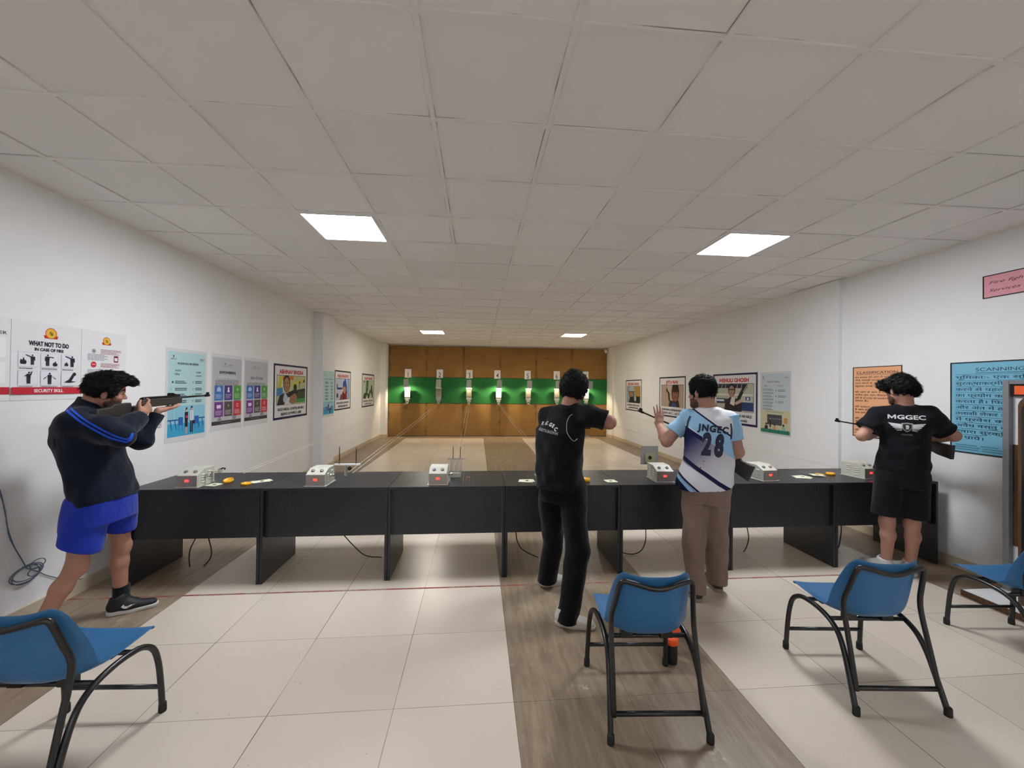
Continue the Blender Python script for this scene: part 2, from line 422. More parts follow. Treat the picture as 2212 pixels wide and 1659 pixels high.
# skirting
ms = mat('skirting_stone', 'CDBEA6', rough=.5, var=.12, vscale=9)
b = MB(); b.box((XL, YF, 0), (XL+.014, 11.5, .1), ms).box((XL, 6.306, 0), (-2.646, 6.964, .1), ms).box((XL, 11.486, 0), (-2.646, 11.86, .1), ms)
struct(b.build('baseboard_left'))
b = MB(); b.box((XR-.014, YF, 0), (XR, 11.3, .1), ms).box((4.641, 3.066, 0), (XR, 3.814, .1), ms).box((4.616, 11.286, 0), (XR, 11.86, .1), ms)
struct(b.build('baseboard_right'))
# red firing line
mr = mat('red_line_paint', '96413F', rough=.6)
g = NT(mr); p = g.pos(); c = g.mix(g.ramp(g.noise(p, 14, 4), .42, .62), lin('93403C'), lin('8A7B6E')); g.put(g.b.inputs['Base Color'], c)
tag(MB().box((XL+.02, FY-.010, 0), (4.55, FY+.008, .0012), mr).build('firing_line'),
    'worn dark red firing line painted across the tiles before the long black table', 'floor line')
# brown board backstop with the green band
mb_ = mat('backstop_board', '9A6B33', rough=.85, spec=.1)
g = NT(mb_); p = g.pos(); nn = g.noise(p, 1.3, 6, rough=.65); c = g.mix(g.ramp(nn, .3, .75), lin('9A7748'), lin('86633A'))
zz = g.sep(p)[2]
mp = g.n('Mapping'); g.put(mp.inputs[0], p); mp.inputs[3].default_value = (1.2, 1, 9)
c = g.mix(g.m('MULTIPLY', g.ramp(g.noise(mp.outputs[0], 1.4, 5, rough=.7), .58, .75), .5), c, lin('5C3D1C'))
xx = g.sep(p)[0]; ex = g.m('SUBTRACT', .605, g.m('ABSOLUTE', g.m('MULTIPLY', g.m('SUBTRACT', g.m('FRACT', g.m('DIVIDE', g.m('ADD', xx, 2.64), 1.21)), .5), 1.21)))
c = g.mix(g.m('MULTIPLY', g.m('MULTIPLY', g.ramp(ex, .0, .07, inv=True), g.ramp(g.noise(p, 5, 4), .4, .65)), .6), c, lin('4A2F16'))
g.put(g.b.inputs['Base Color'], c); g.bump(g.noise(p, 40, 3), .15, .004)
mg = mat('green_felt', '2C6A3C', rough=.9, spec=.1, var=.18, vscale=3)
bs = thing('backstop', 'brown board backstop with a wide green band across the far end wall', 'backstop', (.98, 11.88, 0))
for r_, (z0, z1) in enumerate(((.02, 1.095), (1.935, 2.96))):
    for i in range(6):
        MB().box((-2.64+1.21*i+.002, 11.85+.01*r_, z0), (-2.64+1.21*(i+1)-.002, 11.925, z1), mb_).build('board', bs)
MB().box((-2.65, 11.835, 1.085), (4.625, 11.925, 1.93), mg).build('green_band', bs)
# ceiling lights
md = mat('led_diffuser', 'FFFFFF', emit=LED); md.node_tree.nodes['Principled BSDF'].inputs['Emission Color'].default_value = (.91, .95, 1, 1)
md2 = mat('led_diffuser_far', 'FFFFFF', emit=LED_FAR); md2.node_tree.nodes['Principled BSDF'].inputs['Emission Color'].default_value = (1, .93, .80, 1)
mfr = mat('white_metal', 'E8E8E6', rough=.4)
def lamp(x, y, label, dif, grp):
    t = thing('ceiling_light', label, 'ceiling light', (x+.3, y+.3, H), 0, grp)
    b = MB(); z0, z1 = H-.012, H+.004
    for lo, hi in (((x+.012, y+.012), (x+.588, y+.027)), ((x+.012, y+.573), (x+.588, y+.588)), ((x+.012, y+.027), (x+.027, y+.573)), ((x+.573, y+.027), (x+.588, y+.573))):
        b.box((lo[0], lo[1], z0), (hi[0], hi[1], z1), mfr)
    b.build('frame', t)
    MB().box((x+.027, y+.027, H-.008), (x+.573, y+.573, H-.002), dif).build('diffuser', t)
G = 'square ceiling light panels'
lamp(-1.2, 1.8, 'large glowing square ceiling panel on the left above the black table', md, G)
lamp(2.4, 1.8, 'large glowing square ceiling panel on the right above the black table', md, G)
lamp(-1.2, 8.4, 'far glowing ceiling panel on the left, near the number cards', md2, G)
lamp(2.4, 8.4, 'far glowing ceiling panel on the right, near the number cards', md2, G)
for x, s_ in ((-1.2, 'left'), (2.4, 'right')):
    lamp(x, -4.8, 'glowing square ceiling panel over the back of the room, '+s_+' one', md, G)
# ------------------------------------------------------------ long black table, seven units
mt = mat('black_dimpled_board', '17171B', rough=.32, spec=.5)
g = NT(mt); o_ = g.pos(); s_ = g.sep(o_); P_ = .0285
def cell(a): return g.m('SUBTRACT', g.m('FRACT', g.m('DIVIDE', a, P_)), .5)
geo = g.n('NewGeometry'); nz = g.m('ABSOLUTE', g.sep(geo.outputs['True Normal'])[2]); up = g.m('GREATER_THAN', nz, .5)
ny = g.m('GREATER_THAN', g.m('ABSOLUTE', g.sep(geo.outputs['True Normal'])[0]), .5)
a = g.m('ADD', s_[0], g.m('MULTIPLY', ny, g.m('SUBTRACT', s_[1], s_[0])))
bb = g.m('ADD', s_[2], g.m('MULTIPLY', up, g.m('SUBTRACT', s_[1], s_[2])))
da, db = cell(a), cell(bb)
rr = g.m('SQRT', g.m('ADD', g.m('MULTIPLY', da, da), g.m('MULTIPLY', db, db)))
dome = g.ramp(rr, .09, .24, inv=True)
g.put(g.b.inputs['Base Color'], g.mix(g.noise(o_, 4, 4), lin('1A1B20'), lin('282A31')))
g.put(g.b.inputs['Roughness'], g.m('MULTIPLY_ADD', g.noise(o_, 3, 4), .2, .26))
g.bump(dome, .55, .0016)
mtp = mat('black_board_edge', '232328', rough=.4)
mk = mat('dark_dust', '15151A', rough=.5)
xs = [-2.535, -1.515, -.495, .49, 1.51, 2.53, 3.555, 4.60]
ZT = .78; Y0, Y1 = 1.965, 2.60
names = ['leftmost unit, beside the shooter in blue shorts', 'second unit from the left wall, with the box with upright rods', 'third unit, with the clear acrylic carrier',
         'middle unit, behind the shooter in black jeans', 'unit in front of the player in the number 28 jersey', 'second unit from the right wall, holding the leaning rifle box', 'rightmost unit, before the man in black shorts']
for i in range(7):
    x0, x1 = xs[i]+.002, xs[i+1]-.002
    t = thing('shooting_table', 'black dimpled table, '+names[i], 'table', ((x0+x1)/2, 2.28, 0), 0, 'black table units joined into one long bench')
    MB().box((x0, Y0, ZT-.02), (x1, Y1, ZT), mt).build('tabletop', t, bevel=.0015)
    MB().box((x0+.024, Y0+.035, .37), (x1-.024, Y0+.053, ZT-.02), mt).build('modesty_panel', t)
    for k, (a_, b_) in enumerate(((x0, x0+.022), (x1-.022, x1))):
        MB().box((a_, Y0+.0, 0), (b_, Y1-.03, ZT-.02), mt).build('side_panel', t, bevel=.001)
# ------------------------------------------------------------ blue plastic chairs
mbl = mat('blue_plastic', '2E6A9C', rough=.42, spec=.5, bump=.06, bscale=260)
mbt = mat('black_steel_tube', '151517', rough=.32, spec=.6)
mrb = mat('black_rubber', '1A1A1A', rough=.7)
def smooth_path(pts, n=6):
    pts = [Vector(p) for p in pts]; out = []
    P = [pts[0]*2-pts[1]]+pts+[pts[-1]*2-pts[-2]]
    for i in range(1, len(P)-2):
        for k in range(n):
            t = k/n; a, b_, c_, d_ = P[i-1:i+3]
            out.append(.5*((2*b_)+(c_-a)*t+(2*a-5*b_+4*c_-d_)*t*t+(3*b_-a-3*c_+d_)*t**3))
    out.append(pts[-1]); return out
def make_chair(label, loc, rz, group='blue plastic chairs'):
    t = thing('plastic_chair', label, 'chair', (0,0,0), 0, group)
    # one-piece shell
    prof = [(.262,.408),(.256,.424),(.21,.421),(.11,.408),(.02,.398),(-.06,.398),(-.115,.415),(-.148,.455),(-.166,.52),(-.176,.59),(-.184,.65),(-.19,.70),(-.196,.735)]
    wid = [.190,.200,.207,.210,.212,.212,.210,.207,.203,.198,.190,.180,.150]
    ef = [0,0,0,.0,.01,.03,.07,.098,.098,.082,.064,.046,.03]      # edge pushed forward
    eu = [.0,.014,.020,.03,.038,.046,.052,.048,.036,.024,.02,.02,.015]
    vs = []; fs = []; N = 17
    for i, (y, z) in enumerate(prof):
        for k in range(N):
            u = -1+2*k/(N-1); e = abs(u)**3.2; vs.append((wid[i]*u, y+ef[i]*e, z+eu[i]*e+(.006*math.cos(u*3) if 1 < i < 6 else 0)))
    for i in range(len(prof)-1):
        for k in range(N-1): fs.append((i*N+k, i*N+k+1, (i+1)*N+k+1, (i+1)*N+k))
    b = MB(); b.add(vs, fs, mbl, True); o = b.build('seat_shell', t)
    so = o.modifiers.new('thick', 'SOLIDIFY'); so.thickness = .006; so.offset = 1
    sb = o.modifiers.new('sub', 'SUBSURF'); sb.levels = sb.render_levels = 2
    # rolled rim
    rim = [vs[k] for k in range(N)]+[vs[i*N+N-1] for i in range(1, len(prof))]+[vs[(len(prof)-1)*N+k] for k in range(N-2, -1, -1)]+[vs[i*N] for i in range(len(prof)-2, 0, -1)]
    for s in (-1, 1):
        side = smooth_path([(s*.232,.262,.02),(s*.230,.256,.12),(s*.226,.243,.25),(s*.221,.218,.335),(s*.216,.165,.378),(s*.212,.10,.388),(s*.209,.03,.385),(s*.209,-.05,.368),(s*.212,-.115,.33),(s*.217,-.16,.265),(s*.222,-.195,.18),(s*.226,-.22,.11),(s*.231,-.252,.02)])
        leg = MB().tube(side, .0135, mbt, 12).build('leg_frame', t)
        for y_, x_ in ((.264, .232), (-.254, .231)):
            c_ = MB().lathe([(.0165,0),(.0175,.008),(.0165,.04),(.0135,.045)], mrb, 14, Matrix.Translation((s*x_, y_, 0))); c_.build('rubber_foot', leg)
    back = smooth_path([(-.211,-.232,.105),(-.207,-.19,.28),(-.204,-.150,.44),(-.202,-.142,.52),(-.190,-.162,.60),(-.177,-.186,.685),(-.160,-.194,.712),(-.12,-.203,.708),(0,-.218,.685),(.12,-.203,.708),(.160,-.194,.712),(.177,-.186,.685),(.190,-.162,.60),(.202,-.142,.52),(.204,-.150,.44),(.207,-.19,.28),(.211,-.232,.105)], 7)
    MB().tube(back, .0125, mbt, 12).build('back_frame', t)
    b = MB().tube([(-.222,-.228,.115),(.222,-.228,.115)], .0115, mbt, 12); b.build('rear_stretcher', t)
    MB().tube([(-.226,.252,.13),(.226,.252,.13)], .0105, mbt, 12).build('front_stretcher', t)
    for y_ in (.12, -.05): MB().tube([(-.210,y_,.385 if y_ > 0 else .368),(.210,y_,.385 if y_ > 0 else .368)], .011, mbt, 12).build('seat_rail', t)
    for x_, y_ in ((-.1, .12), (.1, .12), (-.1, -.05), (.1, -.05)):
        MB().box((x_-.03, y_-.018, .365), (x_+.03, y_+.018, .402), mbt).build('mount', t)
    t.location = loc; t.rotation_euler = (0,0,rz); return t
make_chair('blue plastic chair in the centre foreground, orange-topped bottles beneath it', (1.117, .567, 0), math.radians(-3.6))
make_chair('blue plastic chair right of centre, standing alone on the pale tiles', (2.412, .63, 0), math.radians(-5))
make_chair('blue plastic chair cut by the left edge of the picture', (-1.545, .420, 0), math.radians(-3))
make_chair('blue plastic chair at the right edge, beside the white platform board', (3.757, .80, 0), math.radians(-4))
# ------------------------------------------------------------ control boxes on the table
mgb = mat('cream_grey_case', 'BDBBB0', rough=.4, var=.06, vscale=8)
mgf = mat('brushed_front', 'A79F97', rough=.35, metal=.35)
mkn = mat('grey_knob', '84878A', rough=.3, metal=.4); mkr = mat('reddish_knob', '9A837D', rough=.3, metal=.4)
msw = mat('red_lit_switch', 'FF2A22', emit=3.5); mch = mat('chrome', 'C9CCCE', rough=.15, metal=1)
mcord = mat('black_cord', '16161A', rough=.5); mclr = mat('clear_acrylic', 'E4E6E6', rough=.05, trans=.85)
mrod = mat('dark_rod', '4A3A30', rough=.4, metal=.6); mstr = mat('pale_string', 'D8CFC0', rough=.8)
ym = mat('yellow_plastic', 'E8A915', rough=.4); mcard = mat('cream_card', 'D9D9C0', rough=.8)
def tr(v, r, l): return Matrix.Translation(l)@Matrix.Rotation(r, 4, 'Z')
def make_box(label, x, y, rz, W=.155, D=.225, metal=False):
    t = thing('control_box', label, 'control box', (x, y, ZT), rz, 'target carrier control boxes')
    h0, h1 = .095, .135; fr = .30*D
    prof = [(0,0),(D,0),(D,h1),(fr+.02,h1),(0,h0)]
    c = MB().prism(prof, -W/2, W/2, mgb, lambda u, v, h: (h, u, v+.003)).build('case', None, bevel=.002); child(c, t)
    f = MB().box((-W/2+.002, -.0015, .006), (W/2-.002, .001, h0), mgf).build('front_plate'); child(f, t)
    bp = MB().box((-W/2-.012, -.012, 0), (W/2+.012, D+.004, .003), mgb).build('base_plate'); child(bp, t)
    s = MB().box((-.014, -.005, .048), (.014, -.001, .062), msw).build('switch'); child(s, t)
    an = math.atan2(h1-h0, fr+.02)
    for k, (sx, mm) in enumerate(((-.036, mkn), (.036, mkr))):
        M_ = Matrix.Translation((sx, (fr+.02)*.52, h0+(h1-h0)*.52+.003))@Matrix.Rotation(an, 4, 'X')
        kb = MB().lathe([(.0145,0),(.0145,.007),(.012,.012),(.0,.0125)], mm, 20, M_).build('knob'); child(kb, t)
    for sx in (-1, 1):
        b = MB(); b.box((min(sx*W/2, sx*(W/2+.001)), .012, .02), (max(sx*W/2, sx*(W/2+.001)), D-.012, .125 if False else .094), mgb)
        for y_ in (D*.30, D*.68):
            for q in range(4):
                z_ = .03+.02*q+(.012 if y_ > D*.5 else 0); x_ = sx*W/2
                vs = [(x_, y_-.022, z_), (x_, y_+.022, z_), (x_, y_+.022, z_+.010), (x_, y_-.022, z_+.010), (x_+sx*.006, y_-.018, z_+.001), (x_+sx*.006, y_+.018, z_+.001)]
                b.add(vs, [(0,1,5,4),(4,5,2,3),(0,4,3),(1,2,5)], mgb)
        v = b.build('louvre_panel'); child(v, t)
    pul = MB().lathe([(.0,-.018),(.012,-.018),(.015,-.012),(.008,-.004),(.008,.004),(.015,.012),(.012,.018),(0,.018)], mch, 20, Matrix.Translation((W/2+.024, D*.42, .075))@Matrix.Rotation(PI/2, 4, 'Y')).build('pulley'); child(pul, t)
    return t
def addto(t, b, name, **k): o = b.build(name, **k); child(o, t); return o
bx = [(-2.115, 2.02, .02), (-1.105, 2.02, -.02), (-.09, 2.03, 0), (.905, 2.35, .05), (1.955, 2.05, -.04), (2.985, 2.06, .10), (4.06, 2.11, .14)]
lb = ['cream control box nearest the left wall, beside the shooter in blue shorts', 'control box with two upright rods behind it, second from the left wall',
      'control box at the middle of the bench with a clear acrylic carrier', 'control box hidden behind the shooter in black jeans',
      'control box left of the number 28 jersey, target plate behind it', 'control box right of the number 28 jersey, by the rifle butt', 'control box beside the man in black shorts, louvred side showing']
boxes = []
for (x, y, r), l in zip(bx, lb):
    if 'hidden' in l: y = 2.2
    boxes.append(make_box(l, x, y, r))
# bracket with cable end on box 1
b = MB().box((.078, .17, .092), (.15, .2, .099), mgb).box((.14, .165, .085), (.158, .205, .112), mgb); addto(boxes[0], b, 'bracket')
addto(boxes[0], MB().tube([(.13,.185,.105),(.17,.185,.122),(.185,.19,.118),(.178,.19,.108)], .006, mrb, 8), 'clamp')
# box 2: rod carrier
c = thing('rod_carrier', 'white carrier bar with two upright dark rods behind the second control box', 'target carrier', (-.985, 2.42, ZT))
addto(c, MB().box((-.10, -.02, .10), (.135, .015, .112), mfr), 'bar')
addto(c, MB().box((-.01, -.01, 0), (.01, .01, .10), mgb), 'support')
for x_ in (-.058, .095): addto(c, MB().tube([(x_, 0, .11), (x_, 0, .275)], .005, mrod, 8), 'rod')
addto(c, MB().lathe([(0,-.006),(.018,-.006),(.018,.006),(0,.006)], mrb, 16, Matrix.Translation((.04, -.01, .07))@Matrix.Rotation(PI/2, 4, 'X')), 'wheel')
# box 3: clear carrier
c = thing('acrylic_carrier', 'clear acrylic carrier plate with two upright rods behind the middle control box', 'target carrier', (.055, 2.34, ZT))
addto(c, MB().box((-.06, -.003, .04), (.05, .003, .175), mclr), 'plate')
addto(c, MB().box((-.085, -.012, .165), (.085, .01, .172), mclr), 'bar')
addto(c, MB().box((-.06, -.02, 0), (.04, .02, .04), mgb), 'foot')
for x_ in (-.034, .034): addto(c, MB().tube([(x_, 0, .172), (x_, 0, .285)], .0035, mrod, 8), 'rod')
# box 5: plate with target card
c = thing('target_plate', 'grey upright plate holding a square target card, behind the box by the number 28 jersey', 'target plate', (1.975, 2.42, ZT))
addto(c, MB().box((-.095, 0, .09), (.085, .004, .275), mat('dull_plate', '9A9590', rough=.5, var=.1, vscale=20)), 'plate')
addto(c, MB().box((-.012, 0, 0), (.012, .01, .09), mgb), 'support')
cd_ = addto(c, MB().prism([(-.047,.11),(.045,.11),(.055,.20),(-.05,.20)], -.004, -.001, mat('target_card', 'A9A37C', rough=.8), lambda u, v, h: (u, h, v)), 'card')
addto(cd_, MB().lathe([(.019,0),(.019,.001)], mat('bull_black', '14140F', rough=.7), 24, Matrix.Translation((0,-.004,.158))@Matrix.Rotation(PI/2, 4, 'X'), smooth=False), 'bullseye')
# paper targets and yellow lids lying on the table
def card(label, px, py, w_, d_, rz, sheets=1, z=ZT):
    p = onz(px, py, z); t = MB()
    for k in range(sheets):
        M_ = Matrix.Translation((p.x+.012*k, p.y+.006*k, z+.0005+.0012*k))@Matrix.Rotation(rz+.25*k, 4, 'Z')
        t.box((-w_/2, -d_/2, 0), (w_/2, d_/2, .0008), mcard, M_)
    o = t.build('paper_target')
    cu = M_@Vector((0, 0, .001)); MB().lathe([(.015, 0), (.015, .0004)], mat('bull_black', '14140F'), 20, Matrix.Translation(cu)).build('bullseye', o)
    return tag(o, label, 'paper target', 'paper targets on the table')
card('cream paper target beside the leftmost control box', 463, 1047, .10, .10, -.25)
card('cream paper targets fanned out right of the two left yellow lids', 562, 1040, .15, .09, .5, 2)
card('small overlapping paper targets left of the shooter in black jeans', 1136, 1039, .13, .10, -.2, 2)
card('single paper target right of the yellow lid behind the shooter in black jeans', 1319, 1039, .10, .10, .1)
card('stack of paper targets left of the right-hand yellow lids', 1731, 1031, .13, .11, -.3, 3)
card('paper target lying over the edge of a yellow lid', 1765, 1026, .11, .10, -.3, 1, ZT+.008)
def lid(label, px, py, r=.036, h=.02, tilt=.0):
    p = onz(px, py, ZT); R_ = Matrix.Translation((p.x, p.y, ZT+.001+r*math.sin(abs(tilt))))@Matrix.Rotation(tilt, 4, 'X')
    o = MB().lathe([(0,0),(r,0),(r,h),(r-.003,h),(r-.004,.004),(0,.004)], ym, 28, R_).build('yellow_lid')
    return tag(o, label, 'lid', 'yellow plastic lids on the table')
lid('yellow plastic lid nearest the leftmost control box', 494, 1043, .038, .018, .3)
lid('yellow plastic lid lying flat left of the fanned paper targets', 532, 1047, .038, .016)
lid('small tall yellow tub right of the shooter in black jeans', 1267, 1041, .030, .034)
lid('yellow plastic lid partly under a paper target on the right', 1771, 1025, .038, .005)
lid('yellow plastic lid alone near the louvred box on the right', 1794, 1026, .038, .022)
p = onz(1012, 1031, ZT); tag(MB().lathe([(0,0),(.016,0),(.016,.002),(0,.002)], mat('reddish_sticker', 'A0604C'), 20, Matrix.Translation((p.x, p.y, ZT))).build('round_token'), 'small round reddish token on the bench right of the middle control box', 'token')
# cords hanging below the table
def cord(label, pts, r=.005, m=mcord, grp='black power cords under the table', name='power_cord'):
    return tag(MB().tube(smooth_path([Vector(p) for p in pts], 8), r, m, 8).build(name), label, 'cord', grp)
yy = 2.35
def pc(l, y_=yy): return [at(px, py, y_) for px, py in l]
cord('black power cord hanging in a long loop under the leftmost table unit', pc([(424, 1160), (410, 1190), (410, 1222), (420, 1232), (445, 1218), (457, 1195), (450, 1160)]))
cord('black power cord sagging under the second table unit from the left', pc([(742, 1155), (765, 1180), (790, 1200), (825, 1204)]))
cord('black power cord under the middle table unit, passing behind the black jeans', pc([(1114, 1148), (1118, 1170), (1130, 1188), (1165, 1205), (1215, 1222)]))
cord('black power cord curling under the table left of the brown trousers', pc([(1395, 1143), (1394, 1170), (1384, 1190), (1365, 1197), (1340, 1193)]))
cord('black power cord curling under the table right of the brown trousers', pc([(1614, 1140), (1617, 1165), (1608, 1190), (1595, 1196), (1580, 1195)]))
cord('black power cord dangling by the seventh table unit, near the bare legs', pc([(1817, 1132), (1817, 1150), (1812, 1180), (1808, 1185)]))
# ------------------------------------------------------------ targets at the far end
mhood = mat('grey_hood', '9C9C98', rough=.45, var=.08, vscale=14); mwc = mat('white_card', 'F2EEE2', rough=.7)
mdk = mat('dark_bracket', '1E2A20', rough=.6); mblb = mat('warm_bulb', 'FFD9A0', emit=30); mblo = mat('unlit_bulb', 'D8D4C8', rough=.3)
NX = [(881.5, 879, -.05, 1), (950, 947, .05, 0), (1014, 1013, 0, .35), (1074.5, 1077.5, .05, 1.2), (1139.8, 1142, .05, .45), (1202.6, 1204, 0, .45), (1264.7, 1267.5, .35, 1)]
msg = mat('sign_white', 'E2E0E2', rough=.5); mkd = mat('sign_digit', '2A2A30', rough=.6)
wd = ['one', 'two', 'three', 'four', 'five', 'six', 'seven']
for i, (nx, tx, hoff, pw) in enumerate(NX):
    zc = 2.055
    c_ = at(nx, 808, 11.83)
    s = thing('number_card', 'white number card reading '+wd[i]+', above '+['the target nearest the left pilaster','the unlit target','the target with the strings falling straight down','the brightest middle target','the target just right of the middle','the target beside the aiming head','the target nearest the right wall'][i], 'number card', (c_.x, 11.834, zc), 0, 'number cards above the targets')
    x = c_.x
    MB().box((x-.105, 11.826, zc-.14), (x+.105, 11.834, zc+.14), msg).build('card', s)
    vs, fs = text2d(str(i+1), .004, 0); h = .155/vs[:, 1].max(); wv = vs[:, 0].max()*h*.8
    MB().add([(x-wv/2+v[0]*h*.8, 11.8245, zc-.115+v[1]*h) for v in vs], fs, mkd).build('digit', s)
    c_ = at(tx, 852, 11.5); x = c_.x
    t = thing('target_holder', 'grey target holder with '+['a bright white card, nearest the left pilaster','its lamp off, second from the left','a dim lamp, third from the left','a bright white card, in the middle of the row','a dim lamp, just right of the middle','a dim lamp, half hidden by the aiming head','a bright white card and visible bulb, nearest the right wall'][i], 'target holder', (x, 11.6, 1.15), 0, 'target holders on the green band')
    hx = hoff*.25
    MB().prism([(-.085,1.60),(.075,1.60),(.078,1.86),(-.072,1.86)], 0, .05, mhood, lambda u, v, h: (x+hx+u, 11.39+h-(1.86-v)*.10, v)).build('hood', t)
    MB().tube([(x+hx, 11.42, 1.84), (x+.03, 11.6, 1.90), (x+.03, 11.83, 1.92)], .012, mhood, 8).build('arm', t)
    bulb = MB().lathe([(0,-.02),(.016,-.014),(.021,0),(.016,.014),(.008,.03),(0,.032)], mblb if pw else mblo, 14, Matrix.Translation((x-.02+hx*.2, 11.475, 1.72))).build('bulb', t)
    fr_ = MB().box((x-.085, 11.585, 1.22), (x+.085, 11.62, 1.58), mhood).box((x-.09, 11.565, 1.56), (x+.09, 11.63, 1.60), mwc).build('frame', t)
    if i in (0, 3, 6):
        cd_ = MB().box((x-.085, 11.575, 1.29), (x+.085, 11.585, 1.545), mwc).build('card', t)
        MB().lathe([(.012,0),(.012,.001)], mat('bull_brown', '6B4A20'), 14, Matrix.Translation((x+.005, 11.5745, 1.36))@Matrix.Rotation(PI/2, 4, 'X')).build('bullseye', cd_)
    else:
        MB().box((x-.075, 11.575, 1.32), (x+.075, 11.585, 1.54), mat('used_card', '8F897C', rough=.8, var=.3, vscale=30)).build('card', t)
    MB().box((x-.055, 11.56, 1.13), (x+.055, 11.62, 1.24), mhood).box((x-.035, 11.56, 1.08), (x+.035, 11.60, 1.15), mhood).box((x-.02, 11.6, 1.1), (x+.02, 11.83, 1.13), mdk).build('bracket', t)
    for s_ in (-1, 1): MB().prism([(.085,1.30),(.15,1.34),(.15,1.31),(.10,1.25)], 11.70, 11.72, mdk, lambda u, v, h: (x+s_*u, h, v)).build('wing', t)
    if pw:
        ld = bpy.data.lights.new('target_lamp', 'SPOT'); ld.energy = 26*pw; ld.color = (1, .80, .50); ld.spot_size = 2.7; ld.spot_blend = .5; ld.shadow_soft_size = .02
        lo = bpy.data.objects.new('target_lamp', ld); COL.objects.link(lo); lo.location = (x-.02+hx*.2, 11.475, 1.685)
        lo.rotation_euler = (math.radians(16), 0, 0)
# strings between table and targets
sl = ['pale draw strings running from the leftmost control box to the number 1 target', 'pale draw strings running from the rod carrier to the number 2 target', 'pale draw strings falling nearly straight down to the acrylic carrier',
      'pale draw strings slanting down behind the shooter in black jeans from the middle target', 'pale draw strings running from the number 5 target to the box by the jersey', 'pale draw strings running from the number 6 target to the right', 'pale draw strings running from the number 7 target past the right wall']
for i, (nx, tx, hoff, pw) in enumerate(NX):
    a = at(tx, 852, 11.55); b = MB(); bxp = boxes[i].location
    for k, dz in enumerate((0, .05)):
        p0 = Vector((a.x+(.03 if k else -.03), 11.50, 1.10-.02*k)); p1 = Vector((bxp.x+.10+.05*k, bxp.y+.30, ZT+.07+dz))
        p1.y = 2.57-.03*k; p1.z = ZT+.0024
        b.tube([p0, p0.lerp(p1, .5)-Vector((0,0,.03)), p1], .0022, mstr, 5)
    tag(b.build('draw_string'), sl[i], 'string', 'draw strings of the target carriers')
# CCTV camera
t = thing('cctv_camera', 'small white camera dome high in the far right corner', 'security camera', (4.56, 11.75, 2.88))
MB().lathe([(.0,.04),(.05,.04),(.055,.0),(.045,-.04),(.02,-.06),(0,-.062)], mfr, 20, Matrix.Translation((4.56, 11.75, 2.88))).build('housing', t)
MB().lathe([(0,-.02),(.022,-.018),(.024,0),(0,0)], mrb, 14, Matrix.Translation((4.56, 11.715, 2.85))@Matrix.Rotation(PI/2, 4, 'X')).build('lens', t)
MB().box((4.52, 11.76, 2.9), (4.60, 11.85, 2.96), mfr).build('bracket', t)
# torch-like bottles under the centre chair
mor = mat('orange_plastic', 'F2591A', rough=.45); mbk = mat('black_plastic', '19191B', rough=.35)
t = thing('black_bottle', 'black bottle with a ribbed orange cap under the centre blue chair', 'bottle', (1.415, .84, 0))
MB().lathe([(0,0),(.032,0),(.034,.01),(.034,.11),(.033,.118),(0,.118)], mbk, 28, Matrix.Translation((1.415, .84, 0))).build('body', t)
MB().lathe([(0,.112),(.037,.112),(.039,.118),(.039,.145),(.036,.15),(0,.15)], mor, 28, Matrix.Translation((1.415, .84, 0))).build('cap', t)
t = thing('orange_topped_bottle', 'second black bottle with a wide orange top, half behind the chair leg', 'bottle', (1.462, .93, 0))
MB().lathe([(0,0),(.030,0),(.032,.01),(.032,.10),(0,.10)], mbk, 28, Matrix.Translation((1.462, .93, 0))).build('body', t)
MB().lathe([(0,.10),(.034,.10),(.05,.125),(.053,.165),(.048,.17),(0,.17)], mor, 28, Matrix.Translation((1.462, .93, 0))).build('cap', t)
# blue wire on the left wall
mwr = mat('blue_grey_wire', '5A6B80', rough=.5)
X_ = XL+.008
def wl(l): return [onx(px, py, X_) for px, py in l]
b = MB()
b.tube(smooth_path(wl([(-30, 980), (0, 1060), (8, 1095), (14, 1125), (20, 1160), (40, 1198), (55, 1222)]), 6), .003, mwr, 6)
b.tube(smooth_path(wl([(-30, 990), (2, 1072), (12, 1110), (15, 1135), (28, 1175), (45, 1205), (57, 1226)]), 6), .003, mwr, 6)
cc = onx(55, 1240, X_)
for k, (ry, rz_, oy, oz) in enumerate(((.10, .055, -.0, -.0), (.095, .05, .01, .01), (.085, .058, -.01, .0), (.05, .03, .06, .045), (.04, .025, .035, .0), (.09, .045, -.01, .012))):
    ring = [Vector((X_+.004+.004*k, cc.y+oy+ry*math.cos(q*PI/10+.3*k), cc.z+oz+rz_*math.sin(q*PI/10+.3*k))) for q in range(21)]
    b.tube(ring, .003, mwr, 6)
b.tube(smooth_path(wl([(57, 1228), (80, 1234), (105, 1244), (150, 1252), (200, 1247), (250, 1236)]), 6), .003, mwr, 6)
tag(b.build('coiled_wire'), 'blue-grey wire hanging down the left wall into a loose coil above the skirting', 'wire')
# wall switch plate left of the pale blue poster
a = onx(336, 896, XL); c_ = onx(347, 921, XL)
t = thing('switch_plate', 'blank white switch plate left of the pale blue office poster', 'switch plate', (XL, (a.y+c_.y)/2, (a.z+c_.z)/2))
MB().box((XL, a.y-.05, c_.z-.005), (XL+.012, c_.y, a.z), mat('plate_white', 'D6D6DE', rough=.4)).build('cover', t, bevel=.003)
MB().box((XL+.012, c_.y-.03, c_.z+.015), (XL+.014, c_.y-.02, c_.z+.025), mkn).build('indicator', t)
